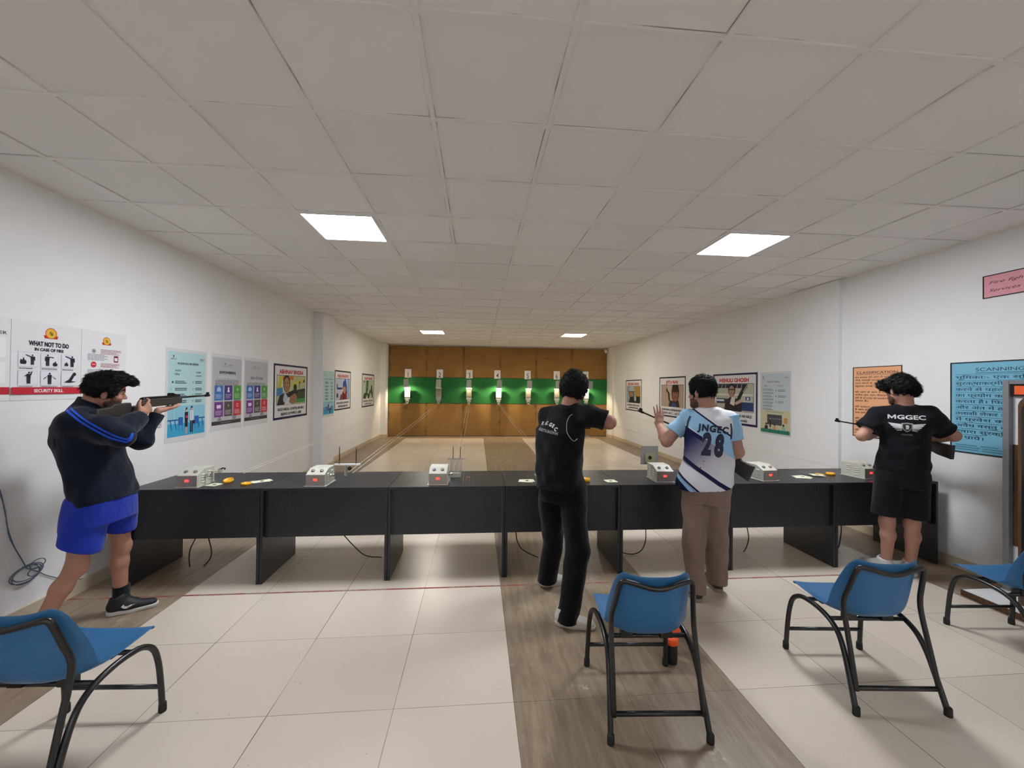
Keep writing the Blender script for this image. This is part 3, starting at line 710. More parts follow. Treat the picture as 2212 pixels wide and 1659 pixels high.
# ------------------------------------------------------------ grey frame, platform and board at the right edge
mgy = mat('grey_laminate', '808086', rough=.5, var=.08, vscale=30); mwd = mat('dark_wood', '4F3320', rough=.5)
g = NT(mwd); p = g.pos(); mp = g.n('Mapping'); g.put(mp.inputs[0], p); mp.inputs[3].default_value = (14, 14, 1.2)
g.put(g.b.inputs['Base Color'], g.mix(g.ramp(g.noise(mp.outputs[0], 2, 6, rough=.6), .3, .7), lin('3B2414'), lin('674529')))
mwh = mat('white_board', 'E6E8EA', rough=.35)
pl = thing('platform_board', 'low white-topped platform with brown wooden edges at the right edge of the picture', 'platform', (4.4, .9, 0))
MB().box((4.13, .35, .003), (4.68, 1.437, .045), mwd).build('edge', pl)
MB().box((4.138, .358, .044), (4.675, 1.43, .048), mwh).build('top', pl)
dt = thing('detector_gate', 'tall grey gate frame with an orange sign strip, standing on the white platform', 'gate frame', (4.5, 1.0, .048))
XG = 4.50
ztop = onx(2168, 822, XG).z
ya = 1.385
MB().box((XG-.02, ya-.005, .048), (XG+.03, ya+.035, ztop), mgy).build('post', dt, bevel=.003)
MB().box((XG-.02, .45, .048), (XG+.03, .49, ztop), mgy).build('post', dt, bevel=.003)
MB().box((XG-.02, .49, ztop-.03), (XG+.03, ya-.005, ztop), mgy).build('top_beam', dt, bevel=.003)
z1_ = ztop-.03; 
sg = MB().box((XG-.005, .49, z1_-.095), (XG+.02, ya-.005, z1_), mat('sign_black', '1B1214', rough=.4)).build('sign_strip', dt)
MB().box((XG-.008, .51, z1_-.082), (XG-.004, ya-.03, z1_-.014), mat('orange_sign', 'F4622C', rough=.5)).build('orange_face', sg)
b = MB()
for k in range(9):
    for zz_, hh in ((z1_-.050, .006), (z1_-.068, .008)):
        b.box((XG-.0095, ya-.10-.07*k-.05, zz_), (XG-.0078, ya-.10-.07*k, zz_+hh), mat('sign_ink', 'B8402A'))
b.build('lettering', sg)
MB().box((XG+.02, .49, 1.215), (XG+.028, ya-.005, z1_-.095), mwh).build('upper_panel', dt)
MB().box((XG+.015, .49, .41), (XG+.028, ya-.005, 1.215), mwd).build('wood_panel', dt)
MB().box((XG+.02, .49, .048), (XG+.028, ya-.005, .41), mwh).build('lower_panel', dt)
t = thing('standing_mirror', 'dark brown rounded-top upright frame cut by the right edge, before the gate', 'mirror frame', (4.2, 1.05, 0))
xm, ym_ = 4.33, 1.18
q = at(2204, 850, ym_); 
pf = [(-.02,0),(.34,0),(.34,1.48)]+[(.16+.18*math.cos(a_), 1.48+.11*math.sin(a_)) for a_ in np.linspace(.15, PI-.15, 14)]+[(-.02,1.48)]
MB().prism(pf, 0, .03, mwd, lambda u, v, h: (q.x+.01+h*1, ym_-u, v+.048)).build('frame', t)
MB().prism([(u*.86+.02, v*.95+.04) for u, v in pf], -.004, 0, mat('mirror_dark', '20242A', rough=.15, spec=.8), lambda u, v, h: (q.x+.01+h, ym_-u, v+.048)).build('glass', t)
# ------------------------------------------------------------ posters on the side walls
class Poster:
    """flat printed sheet; a point is (u, v) in metres from the lower left corner as one reads it"""
    def __init__(s, name, label, side, y0, y1, z0, z1, x=None, cat='poster', group=None, base='E6E6E8', border=None, bw=.02):
        s.side = side; s.y0, s.y1, s.z0, s.z1 = y0, y1, z0, z1; s.w = abs(y1-y0); s.h = z1-z0
        s.x = x if x is not None else (XL if side < 0 else XR); s.n = -side
        s.t = thing(name, label, cat, (s.x, (y0+y1)/2, (z0+z1)/2), 0, group)
        s.b = MB(); s.k = 0; s.let = MB()
        s.sheet = MB().prism([(0,0),(s.w,0),(s.w,s.h),(0,s.h)], .0, .003, ink(base), s.P).build('sheet', s.t)
        if border:
            b = MB(); w_, h_ = s.w, s.h
            for q in ([(0,0),(w_,0),(w_,bw),(0,bw)], [(0,h_-bw),(w_,h_-bw),(w_,h_),(0,h_)], [(0,bw),(bw,bw),(bw,h_-bw),(0,h_-bw)], [(w_-bw,bw),(w_,bw),(w_,h_-bw),(w_-bw,h_-bw)]):
                b.prism(q, .003, .006, ink(border), s.P)
            b.build('border', s.t)
    def P(s, u, v, h):
        y = s.y0+u if s.side < 0 else s.y1-u
        return Vector((s.x+s.n*h, y, s.z0+v))
    def poly(s, pts, c, tgt=None):
        s.k += 1; h = .0034+.00011*s.k; b = tgt or s.b
        vs = [s.P(u*s.w, v*s.h, h) for u, v in pts]; f = tuple(range(len(vs)))
        if s.side < 0: f = f
        b.add(vs, [f], ink(c)); return s
    def rect(s, u0, v0, u1, v1, c): return s.poly([(u0,v0),(u1,v0),(u1,v1),(u0,v1)], c)
    def disc(s, u, v, ru, c, n=20, rv=None, a0=0, a1=2*PI):
        rv = rv or ru*s.w/s.h
        return s.poly([(u+ru*math.cos(a0+(a1-a0)*k/n), v+rv*math.sin(a0+(a1-a0)*k/n)) for k in range(n)], c)
    def lines(s, u0, v0, u1, v1, n, c, fill=.45, rag=.25, seed=0):
        r_ = random.Random(seed); dv = (v1-v0)/n; s.k += 1; h = .0034+.00011*s.k
        for i in range(n):
            e = u1-(u1-u0)*rag*r_.random(); a = v1-dv*(i+.5+fill/2); b_ = a+dv*fill; u = u0
            while u < e:
                l = min(e-u, (u1-u0)*r_.uniform(.06, .16)); vs = [s.P(p*s.w, q*s.h, h) for p, q in ((u,a),(u+l,a),(u+l,b_),(u,b_))]
                s.let.add(vs, [(0,1,2,3)], ink(c)); u += l+(u1-u0)*.02
    def text(s, body, u, v, height, c, width=None, al='c', bold=.01, shear=0, rot=0, sp=1.0):
        """height = cap height as a fraction of the sheet height; width squeezes to a fraction of the sheet width"""
        vs, fs = text2d(body, bold, shear, sp); H_ = height*s.h; cap = .73
        sy = H_/cap; sx = sy
        if width: sx = width*s.w/max(vs[:, 0].max(), .01)
        tw = vs[:, 0].max()*sx; off = {'c': -tw/2, 'l': 0, 'r': -tw}[al]; s.k += 1; h = .0036+.00011*s.k; cr, sr = math.cos(rot), math.sin(rot)
        pts = []
        for a, b_ in vs:
            x_, y_ = off+a*sx, b_*sy; pts.append(s.P(u*s.w+x_*cr-y_*sr, v*s.h+x_*sr+y_*cr, h))
        s.let.add(pts, fs, ink(c)); return s
    def done(s):
        if s.b.v: s.b.build('picture', s.t)
        if s.let.v: s.let.build('lettering', s.t)
        return s.t

def stick(P, u, v, h, c='25232F', pose=0, flip=1):
    """small pictogram person, feet at (u, v)"""
    k = P.w/P.h; a = h*1.0
    def q(pts): P.poly([(u+flip*x*a/k*1.0, v+y*a) for x, y in pts], c)
    P.disc(u+flip*(.0 if pose != 3 else .02)*a/k, v+.93*a, .075*a/k, c, 14, rv=.075*a)
    q([(-.14,.46),(.14,.46),(.16,.82),(-.16,.82)]); q([(-.13,0),(-.02,0),(-.01,.48),(-.13,.48)]); q([(.02,0),(.13,0),(.13,.48),(.01,.48)])
    if pose == 0: q([(-.24,.42),(-.17,.42),(-.12,.80),(-.20,.80)]); q([(.12,.74),(.50,.70),(.50,.78),(.12,.82)])
    elif pose == 1: q([(-.10,.72),(-.62,.92),(-.60,.98),(-.10,.82)]); q([(.17,.42),(.24,.42),(.22,.80),(.14,.80)])
    elif pose == 2: q([(-.48,.42),(-.16,.74),(-.10,.80),(-.52,.48)]); q([(.48,.42),(.16,.74),(.10,.80),(.52,.48)])
    else: q([(-.30,.60),(-.14,.66),(-.14,.76),(-.30,.68)]); q([(.10,.76),(.22,1.05),(.28,1.02),(.18,.70)])
def flame(P, u, v, h, c='25232F'):
    k = P.w/P.h
    P.poly([(u+x*h/k, v+y*h) for x, y in ((-.3,0),(.3,0),(.42,.3),(.28,.62),(.2,.45),(.05,1),(-.12,.55),(-.3,.7),(-.42,.3))], c)
def emblem(P, u, v, r):
    P.poly([(u-r*1.1, v-r*P.w/P.h*.95), (u+r*1.1, v-r*P.w/P.h*.95), (u+r*1.25, v-r*P.w/P.h*.4), (u-r*1.25, v-r*P.w/P.h*.4)], 'C0392B')
    P.disc(u, v, r, 'C8463A', 26); P.disc(u, v, r*.88, 'E6B23A', 26); P.disc(u, v, r*.6, 'EDC95A', 22); P.disc(u, v, r*.5, 'D9A42E', 22)
    P.disc(u-r*.1, v+r*.1, r*.16, '4F5A22', 10); P.disc(u+r*.12, v-r*.12, r*.2, '4F5A22', 10)

# left wall, three fire safety sheets (the first runs out of the picture)
ZA, ZB = 1.505, 2.046
def bottom_band(P): P.rect(0, .075, 1, .165, 'C32A3C')
P = Poster('fire_poster', 'white fire safety sheet cut by the left edge of the picture', -1, .78, 1.425, ZA, ZB, group='fire safety sheets on the left wall')
bottom_band(P); P.text('IN CASE OF FIRE OR OTHER', .97, .80, .04, '2A2A3A', al='r', width=.8)
for r_ in range(2):
    for c_ in range(3):
        P.rect(.08+.31*c_, .22+.30*r_, .34+.31*c_, .46+.30*r_, 'F0F0F4'); P.disc(.21+.31*c_, .35+.30*r_, .08, 'C4344A')
P.done()
P = Poster('fire_poster', 'white sheet headed WHAT NOT TO DO in case of fire, with six pictograms', -1, 1.43, 1.895, ZA, ZB, group='fire safety sheets on the left wall')
emblem(P, .53, .875, .085); P.text('WHAT NOT TO DO', .51, .70, .058, '2A2A3A', width=.58, bold=.05); P.text('IN CASE OF FIRE', .51, .635, .038, '2A2A3A', width=.42, bold=.045)
for r_ in range(2):
    for c_ in range(3):
        u0, v0 = .09+.30*c_, .425-.235*r_
        P.rect(u0-.004, v0-.004, u0+.254, v0+.184, 'C9C9D4'); P.rect(u0, v0, u0+.25, v0+.18, 'E6E6EE')
        P.lines(u0+.01, v0-.035, u0+.24, v0-.01, 2 if r_ or c_ == 1 else 1, '6A6A78', seed=c_)
flame(P, .15, .455, .09); stick(P, .27, .45, .13, pose=1); stick(P, .48, .445, .15, pose=0); flame(P, .59, .445, .07); stick(P, .85, .445, .15, pose=1); flame(P, .76, .455, .06)
stick(P, .22, .21, .15, pose=3); stick(P, .51, .205, .15, pose=2)
P.poly([(.72,.23),(.80,.27),(.87,.36),(.90,.345),(.84,.25),(.92,.24),(.80,.225)], '25232F'); P.disc(.885, .345, .028, '25232F')
bottom_band(P); P.text('SECURITY SKILL', .50, .10, .042, 'F2E6E6', width=.42, bold=.03); P.done()
P = Poster('fire_poster', 'white fire safety sheet with red icons, behind the aiming head', -1, 1.90, 2.295, ZA, ZB, group='fire safety sheets on the left wall')
emblem(P, .53, .865, .085)
P.disc(.25, .70, .05, 'C9C9D4'); P.disc(.25, .70, .035, '8A8A96'); P.lines(.40, .66, .88, .74, 4, 'A86A76', seed=1)
P.lines(.12, .56, .60, .66, 5, '8A8A96', seed=2); P.rect(.70, .55, .80, .65, '8A2440'); P.rect(.715, .57, .785, .62, 'E6E6EE'); P.disc(.25, .50, .06, 'C8343C'); P.rect(.21, .495, .29, .508, 'E6B0B0')
P.lines(.40, .46, .86, .53, 4, 'A86A76', seed=3); P.lines(.12, .33, .55, .43, 5, '8A8A96', seed=4); P.rect(.72, .34, .84, .41, 'C8343C'); P.lines(.12, .2, .85, .3, 5, '8A8A96', seed=5)
bottom_band(P); P.rect(.55, .035, .92, .055, 'A0A0AC'); P.done()
def office_scene(P, v1):
    P.rect(.05, .055, .955, v1, '8FC9DE'); P.rect(.05, .055, .955, .055+(v1-.055)*.42, '3FA6D2')
    for u in (.2, .42, .66, .86): P.rect(u, .055+(v1-.055)*.5, u+.012, v1-.02, 'A9DCE8')
    b = .055; h = v1-b
    for u, w_ in ((.05, .24), (.72, .235)): P.rect(u, b+h*.52, u+w_, b+h*.56, '1F4FA0'); P.poly([(u+.05, b+h*.52), (u+.07, b+h*.52), (u+.10, b+h*.22), (u+.085, b+h*.22)], '1F4FA0'); P.poly([(u+.15, b+h*.52), (u+.17, b+h*.52), (u+.20, b+h*.24), (u+.185, b+h*.24)], '1F4FA0')
    for u in (.29, .68): P.rect(u, b+h*.36, u+.11, b+h*.62, '2F66BC'); P.rect(u+.01, b+h*.16, u+.02, b+h*.36, '2F66BC'); P.rect(u+.09, b+h*.16, u+.10, b+h*.36, '2F66BC')
    # woman with folder, man with briefcase
    P.rect(.455, b+h*.06, .472, b+h*.3, 'D8A890'); P.rect(.485, b+h*.06, .502, b+h*.3, 'D8A890'); P.rect(.445, b+h*.28, .512, b+h*.55, '221A2C'); P.rect(.44, b+h*.53, .52, b+h*.78, '3A1A34'); P.rect(.46, b+h*.58, .52, b+h*.66, 'C03A70'); P.disc(.48, b+h*.85, .025, 'D8A890'); P.poly([(.45,b+h*.80),(.465,b+h*.93),(.50,b+h*.93),(.50,b+h*.88),(.47,b+h*.86)], '1A1420')
    P.rect(.575, b+h*.08, .60, b+h*.5, '1D1D2C'); P.rect(.615, b+h*.08, .64, b+h*.5, '1D1D2C'); P.rect(.572, b+h*.48, .642, b+h*.82, 'EEF0F2'); P.rect(.603, b+h*.5, .612, b+h*.8, '20202C'); P.disc(.607, b+h*.89, .025, 'D8A890'); P.rect(.585, b+h*.91, .63, b+h*.96, '1A1420'); P.rect(.635, b+h*.36, .69, b+h*.48, '3A2026')
def logos(P, v, l=True, r=True, c='33415C'):
    if l: P.disc(.16 if l is True else l, v+.018, .014, c, 10); P.rect((.16 if l is True else l)-.005, v-.004, (.16 if l is True else l)+.005, v+.014, c); P.text('Skill India', (.16 if l is True else l), v-.018, .011, c, width=.13)
    if r: P.text('PMKVY', (.86 if r is True else r), v-.004, .016, 'A0527A', width=.13); P.lines((.86 if r is True else r)-.06, v-.02, (.86 if r is True else r)+.06, v-.008, 1, '8090A0')
# pale blue job-interview sheet
P = Poster('office_poster', 'pale blue sheet with Hindi notes above an office drawing, behind the rifle barrel', -1, 2.745, 3.345, 1.035, 1.99, base='DADCE0')
P.rect(.05, .055, .955, .965, 'B6D9DC'); office_scene(P, .385); logos(P, .90, True, True)
P.text('नए हाउस वाला और डिप्लोमा', .5, .83, .024, '24405C', width=.52); P.rect(.555, .43, .558, .76, '9CC4C8')
P.text('आवश्यक', .26, .755, .02, '2F9A6A', width=.14); P.text('के लिए शुभ', .24, .715, .018, '3A4A60', width=.12); P.text('वातावरण', .76, .745, .018, '3F6F9A', width=.12); P.text('के लिए चाहिए', .76, .705, .015, '3A4A60', width=.14)
for i, v in enumerate((.64, .565, .50, .43)):
    P.disc(.14, v, .018, 'D5E8EA' if i in (1, 2) else '3A4A60', 12); P.lines(.20, v-.018, .48, v+.018, 2, '44546A', seed=i); P.disc(.62, v, .016, '8FB0B8', 12); P.lines(.68, v-.018, .88, v+.018, 2, '44546A', seed=i+9)
P.done()
def empower(y0, y1, title, sub, label, u_logo):
    P = Poster('skill_poster', label, -1, y0, y1, 1.075, 1.99, group='grey skill programme posters', base='DCDCE0')
    P.rect(.03, .075, .97, .955, 'BFC0C6'); P.rect(.03, .075, .97, .125, '413A3C'); P.lines(.3, .09, .7, .11, 1, '8A8488')
    logos(P, .86, .42, .60)
    if sub: P.text(title, .5, .745, .034, '2A2A30', width=.52, bold=.05); P.text(sub, .5, .69, .026, 'E4E4E8', width=.58)
    else: P.text(title, .5, .68, .04, '44444C', width=.52, bold=.005)
    P.lines(.12, .59, .88, .665 if sub else .635, 4, '6A6A74', rag=.1, seed=7)
    cols = [['3F78C2', '4A3A86', '55A04A'], ['7A3C92', '5A4E4E', 'CC3640']]
    P.poly([(.66,.12),(.72,.3),(.72,.56),(.80,.60),(.88,.50),(.95,.36),(.90,.3),(.78,.12)], '8E8F96'); P.poly([(.18,.12),(.34,.12),(.26,.2)], '8E8F96')
    for r_ in range(2):
        for c_ in range(3):
            u0, v0 = .10+.30*c_, .395-.215*r_
            P.rect(u0, v0, u0+.26, v0+.195, cols[r_][c_]); u, v = u0+.13, v0+.135
            if (r_, c_) == (0, 0): P.poly([(u-.06, v-.02), (u+.06, v-.02), (u+.06, v+.02), (u, v+.045), (u-.06, v+.02)], 'B8CCE8')
            elif (r_, c_) == (0, 1): P.disc(u, v+.02, .028, 'E8E4F0'); P.poly([(u-.045, v-.03), (u+.045, v-.03), (u+.02, v+.01), (u-.02, v+.01)], 'E8E4F0')
            elif (r_, c_) == (1, 0): P.rect(u-.065, v-.02, u+.065, v+.02, 'E4DCEA'); P.disc(u-.03, v-.022, .014, 'E4DCEA'); P.disc(u+.03, v-.022, .014, 'E4DCEA')
            elif (r_, c_) == (1, 2): P.disc(u, v+.005, .04, 'EBA8AC'); P.disc(u, v+.005, .022, 'CC3640')
            else: P.disc(u, v+.005, .03, ['A8D0A0', '8A8280'][r_])
            P.lines(u0+.03, v0+.02, u0+.23, v0+.085, 4, 'D8D8E4', fill=.35, seed=r_*3+c_)
    P.done()
empower(3.42, 4.03, 'EMPOWERING', 'PERSONS WITH DISABILITIES', 'grey poster headed EMPOWERING with six coloured tiles', 0)
empower(4.07, 4.68, 'दिव्यांग होंगे सक्षम', None, 'grey poster with a Hindi heading and six coloured tiles, left of the framed marksman picture', 0)

def champion(label, side, y0, y1, z0, z1, name, l1, l2, art, border='17173F', bw=.03, x=None):
    P = Poster('champion_poster', label, side, y0, y1, z0, z1, x=x, group='framed champion pictures', base='E2E2E6', border=border, bw=bw)
    P.rect(.08, .255, .93, .80, '1A1A22'); P.rect(.088, .26, .922, .795, art(None)); art(P); P.rect(.05, .803, .95, .965, 'E2E2E6'); P.rect(.08, .797, .93, .803, '1A1A22')
    P.text(name, .5, .83, .075, 'C4242E', width=min(.72, .05*len(name)+.06), bold=.045)
    P.text(l1, .5, .155, .048, '22222C', width=.78, bold=.025); P.text(l2, .5, .07, .048, '22222C', width=.6, bold=.025); return P.done()
def face(P, u, v, r, skin='A87A62', hair='1C1618', cap=None):
    k = P.w/P.h; P.disc(u, v+.012, r*1.15, hair, 20, rv=r*1.4*k); P.disc(u, v-.01, r*.9, skin, 20, rv=r*1.15*k)
    P.rect(u-r*.5, v+r*.1*k, u-r*.15, v+r*.25*k, '2A1C1A'); P.rect(u+r*.15, v+r*.1*k, u+r*.5, v+r*.25*k, '2A1C1A'); P.rect(u-r*.25, v-r*.6*k, u+r*.25, v-r*.5*k, '6A3430')
    if cap: P.poly([(u-r*1.2, v+r*.3*k), (u-r*.9, v+r*1.3*k), (u, v+r*1.55*k), (u+r*.9, v+r*1.3*k), (u+r*1.2, v+r*.3*k)], cap)
def art1(P):
    if P is None: return 'B8BF8E'
    P.poly([(.09,.5),(.30,.5),(.26,.79),(.09,.79)], 'C9D3B4'); P.poly([(.10,.55),(.17,.50),(.24,.78),(.16,.79)], 'C8C23C'); P.rect(.42, .72, .55, .79, 'D2762C'); P.rect(.24, .70, .30, .79, 'D2762C')
    P.poly([(.50,.66),(.92,.76),(.92,.72),(.52,.61)], 'CFC53A'); P.rect(.58, .28, .92, .40, '3F9A44'); P.rect(.60, .36, .92, .52, '3A4A2C'); P.poly([(.09,.42),(.24,.44),(.24,.58),(.09,.56)], '3F86B4')
    P.poly([(.09,.26),(.16,.43),(.30,.48),(.44,.46),(.52,.30),(.50,.26)], '23252F'); P.poly([(.25,.36),(.30,.50),(.38,.40),(.36,.30),(.28,.30)], 'B8C6D2'); face(P, .35, .64, .085)
    P.poly([(.28,.26),(.40,.40),(.52,.36),(.50,.26)], 'D8D8DC'); P.poly([(.42,.30),(.46,.44),(.58,.48),(.66,.40),(.64,.28),(.50,.26)], 'A0705C'); P.poly([(.40,.42),(.46,.50),(.62,.55),(.70,.47),(.58,.46),(.46,.41)], '1C1A20')
    P.poly([(.38,.49),(.92,.56),(.92,.51),(.60,.49),(.40,.46)], '24262A'); P.disc(.60, .575, .05, '1C1C20'); P.rect(.72, .34, .735, .64, '4A5A4A'); P.disc(.74, .67, .018, '1A1A1A'); P.disc(.88, .70, .022, '1A1A1A')
def art2(P):
    if P is None: return 'BCC4DA'
    P.rect(.80, .26, .92, .79, '8FA6CC'); P.poly([(.30,.26),(.38,.45),(.50,.52),(.72,.48),(.78,.26)], '8A2C3A'); P.poly([(.48,.26),(.55,.48),(.62,.45),(.60,.26)], '4A2030')
    face(P, .60, .56, .10, skin='B88C74', cap='25459A'); P.poly([(.50,.60),(.60,.79),(.66,.79),(.74,.62),(.78,.40),(.72,.42),(.70,.60)], '2A4AA4'); P.rect(.14, .52, .46, .57, '1F3A6A'); P.rect(.12, .55, .17, .66, '1B2C50'); P.disc(.16, .37, .05, '22343C'); P.poly([(.30,.42),(.44,.54),(.52,.50),(.40,.38)], 'D6CCC8')
def art3(P):
    if P is None: return 'AFC3A4'
    P.poly([(.30,.45),(.34,.79),(.50,.79),(.48,.50),(.40,.42)], '3A4242'); face(P, .44, .68, .07, skin='7A6A5A'); P.poly([(.09,.26),(.14,.40),(.30,.44),(.52,.40),(.60,.26)], '22302A')
    P.poly([(.30,.26),(.40,.38),(.46,.26)], 'D0D8D0'); P.poly([(.50,.30),(.60,.50),(.80,.56),(.90,.46),(.90,.26)], '3A4A3C'); P.disc(.78, .58, .06, '28302A'); P.rect(.12, .74, .2, .78, '28302A'); P.poly([(.60,.26),(.68,.42),(.78,.36),(.80,.26)], 'C4D0C0')
def art4(P):
    if P is None: return '8F9AA8'
    P.rect(.60, .42, .92, .79, 'B08A4A'); P.rect(.12, .26, .3, .60, '9AA6B8'); face(P, .38, .58, .14, skin='9A7A64', cap='AEB6BE'); P.poly([(.20,.26),(.30,.44),(.50,.46),(.64,.36),(.90,.50),(.92,.30),(.88,.26)], '23252B'); P.poly([(.44,.40),(.60,.50),(.90,.44),(.90,.36),(.55,.34)], '14161A'); P.disc(.62, .40, .07, 'A8AAB0')
def art5(P):
    if P is None: return 'B8A094'
    for k in range(6): P.rect(.12+.14*k, .30, .125+.14*k, .79, '96786A')
    P.rect(.35, .40, .47, .79, 'C8B4A4'); P.poly([(.38,.26),(.42,.42),(.56,.40),(.76,.42),(.80,.26)], '3A2620'); face(P, .64, .58, .12, skin='8C6248', cap='2A1C18'); P.poly([(.30,.74),(.34,.66),(.42,.60),(.44,.40),(.38,.40),(.36,.58),(.28,.66)], '241A1A'); P.poly([(.50,.26),(.54,.36),(.66,.34),(.68,.26)], '2A4AA0')
def art6(P):
    if P is None: return 'B8B8A8'
    P.rect(.088, .71, .80, .79, '1E2240')
    for k in range(7): P.poly([(.12+.09*k,.715),(.13+.09*k,.715),(.15+.09*k,.78),(.14+.09*k,.78)], 'C8CCD8')
    P.rect(.088, .56, .92, .60, 'D6D6CC'); P.rect(.10, .40, .36, .50, '2A3460'); P.rect(.60, .28, .92, .44, '274070'); P.rect(.09, .44, .28, .48, 'D8DCE0'); P.rect(.74, .46, .88, .56, 'C8CCD0'); P.rect(.755, .475, .865, .55, '56708A'); P.disc(.81, .51, .018, 'E8E8E8')
    P.poly([(.28,.26),(.32,.46),(.44,.54),(.58,.50),(.70,.40),(.68,.26)], '2A1E28'); P.poly([(.42,.40),(.46,.54),(.54,.52),(.52,.36)], 'D8D0CC'); face(P, .46, .66, .07, skin='A88672'); P.rect(.40, .675, .52, .69, '15151A'); P.poly([(.50,.30),(.54,.28),(.80,.78),(.74,.79),(.60,.55)], '1A1A22'); P.poly([(.70,.64),(.80,.79),(.82,.78),(.74,.64)], '8A8C92'); P.poly([(.52,.42),(.66,.50),(.68,.44),(.56,.38)], 'C4A896')
champion('framed picture headed in red over a yellow and green range, nearest the left table end', -1, 4.835, 6.03, 1.09, 1.956, 'ABHINAV BINDRA', 'GOLD MEDAL 10 METER AIR RIFLE', 'BEIJING OLYMPICS - 2008', art1, '1B1B4A', .035)
champion('framed picture of a shooter with a blue headscarf, behind the left pilaster', -1, 7.42, 8.50, 1.085, 1.965, 'ANJALI BHAGWAT', 'GOLD & SILVER MEDAL 10 METER AIR RIFLE', 'AFRO ASIAN GAMES - 2003', art2, '23263A', .03)
champion('far greenish framed picture on the left wall, nearest the backstop', -1, 9.47, 10.69, 1.05, 1.96, 'GAGAN NARANG', 'BRONZE MEDAL 10 METER AIR RIFLE', 'OLYMPICS - 2012 (London)', art3, '2A3236', .035)
P = Poster('office_poster', 'small pale blue office sheet on the narrow face of the left pilaster', -1, 6.335, 6.94, 1.02, 1.915, x=-2.66, base='DADCE0')
P.rect(.03, .055, .97, .985, 'B6D9DC'); office_scene(P, .33); logos(P, .91, .13, .86); P.text('Job Interview Tips & Etiquettes', .5, .81, .022, '24405C', width=.74)
for i, v in enumerate((.74, .66, .59, .52, .45, .385)):
    P.lines(.18, v-.022, .48, v+.02, 3, '44546A', seed=i); P.lines(.66, v-.022, .88, v+.02, 3, '44546A', seed=i+9)
P.done()
champion('far framed picture on the right wall with a golden background', 1, 9.10, 10.26, 1.0, 1.885, 'APURVI SINGH CHANDELA', 'GOLD MEDAL 10 METER AIR RIFLE', 'COMMON WEALTH GAMES', art4, '16161E', .025)
champion('framed picture of a pistol shooter before curtains, left of the number 28 jersey', 1, 6.78, 8.02, .985, 1.915, 'JITU RAI', 'SILVER MEDAL 10 METER AIR PISTOL', 'ISSF WC - 2017', art5, '1A1A3C', .03)
champion('framed picture of a man in dark glasses, right of the number 28 jersey', 1, 4.56, 5.77, 1.03, 1.915, 'MEHULI GHOSH', 'SILVER MEDAL 10 METER AIR RIFLE', 'CW GAMES - 2018 (Australia)', art6, '1B1B4A', .035)
P = Poster('conduct_poster', 'pale code of conduct sheet with a classroom drawing on the right wall', 1, 3.875, 4.495, .955, 1.91, base='D4D6D6', group=None)
P.rect(.03, .39, .97, .965, 'C3CDD4'); P.rect(.03, .03, .97, .39, 'CFC9A4'); logos(P, .90, .10, .88); P.text('Code of Conduct', .45, .83, .026, '3A4654', width=.42)
P.text("DO's", .19, .765, .022, '56707A', width=.12); P.text("DON'Ts", .68, .765, .022, 'B04A5A', width=.18)
for i in range(7): P.disc(.10, .715-.052*i, .016, '6A7A88', 10); P.lines(.14, .695-.052*i, .46, .73-.052*i, 2, '6E7C8A', seed=i)
for i in range(3): P.disc(.54, .70-.09*i, .016, '6A7A88', 10); P.lines(.60, .68-.09*i, .90-.04*i, .72-.09*i, 2, '6E7C8A', seed=20+i)
P.text('Work Hard for Success', .5, .355, .02, '4A8A96', width=.55); P.rect(.25, .16, .73, .32, '4A4A50'); P.text('Best Wishes', .56, .25, .02, 'A8A8AC', width=.28); P.rect(.33, .12, .38, .24, '3A3038'); P.disc(.355, .255, .02, 'C8A088')
for u, c_ in ((.22, '2A2A30'), (.50, 'C8A088'), (.78, '7ABAB0')): P.rect(u-.05, .06, u+.05, .14, c_); P.disc(u, .165, .03, '2E2A2C')
P.rect(.03, .03, .97, .085, '2E7A6A'); P.rect(.80, .20, .90, .28, 'C8924A')
for u in (.14, .34, .62, .9): P.rect(u, .03, u+.02, .10, '1E5A50')
P.done()
# hand-lettered sheets on the right wall
P = Poster('orange_notice', 'orange hand-lettered Hindi notice headed CLASSIFICATION, behind the man in black shorts', 1, 2.375, 2.93, 1.10, 1.91, base='F0B287', border='1E1A1E', bw=.008)
P.text('CLASSIFICATION', .5, .90, .035, '4A3434', width=.84); P.rect(.07, .885, .93, .889, '4A3434')
tl = ['इन हमला की आग में जनरल', 'जैसे लकड़ी कपड़ा कागज', 'आग लगने से आग की पूर्ण', 'ख्याल उनके धुंआ । फिर', '', 'की आग से आग में ट्रासफर', 'विशेष गुण आग फैलना', 'इसे से (CO2) या HARTRON', 'जाता है।', '', 'की प्रकार की आग में', 'है आग को जलने वाला', 'कर लगे कारण है।', '', 'की धातु से आग में', 'आग से बुझाने फिर', 'नहीं आए आवश्यक', '', 'की बिजली आग में', 'जाने से रेत']
for i, t_ in enumerate(tl):
    if t_: P.text(t_, .05, .84-.042*i, .022, '5A3A34', al='l', width=.036*len(t_))
P.done()
P = Poster('blue_notice', 'large light blue hand-lettered notice headed SCANNING on the right wall', 1, .62, 1.943, 1.075, 1.905, base='7DBCD6', border='17202A', bw=.01)
P.text('SCANNING', .268, .895, .038, '2A4458', width=.245, bold=.0); P.rect(.145, .875, .392, .880, '2A4458')
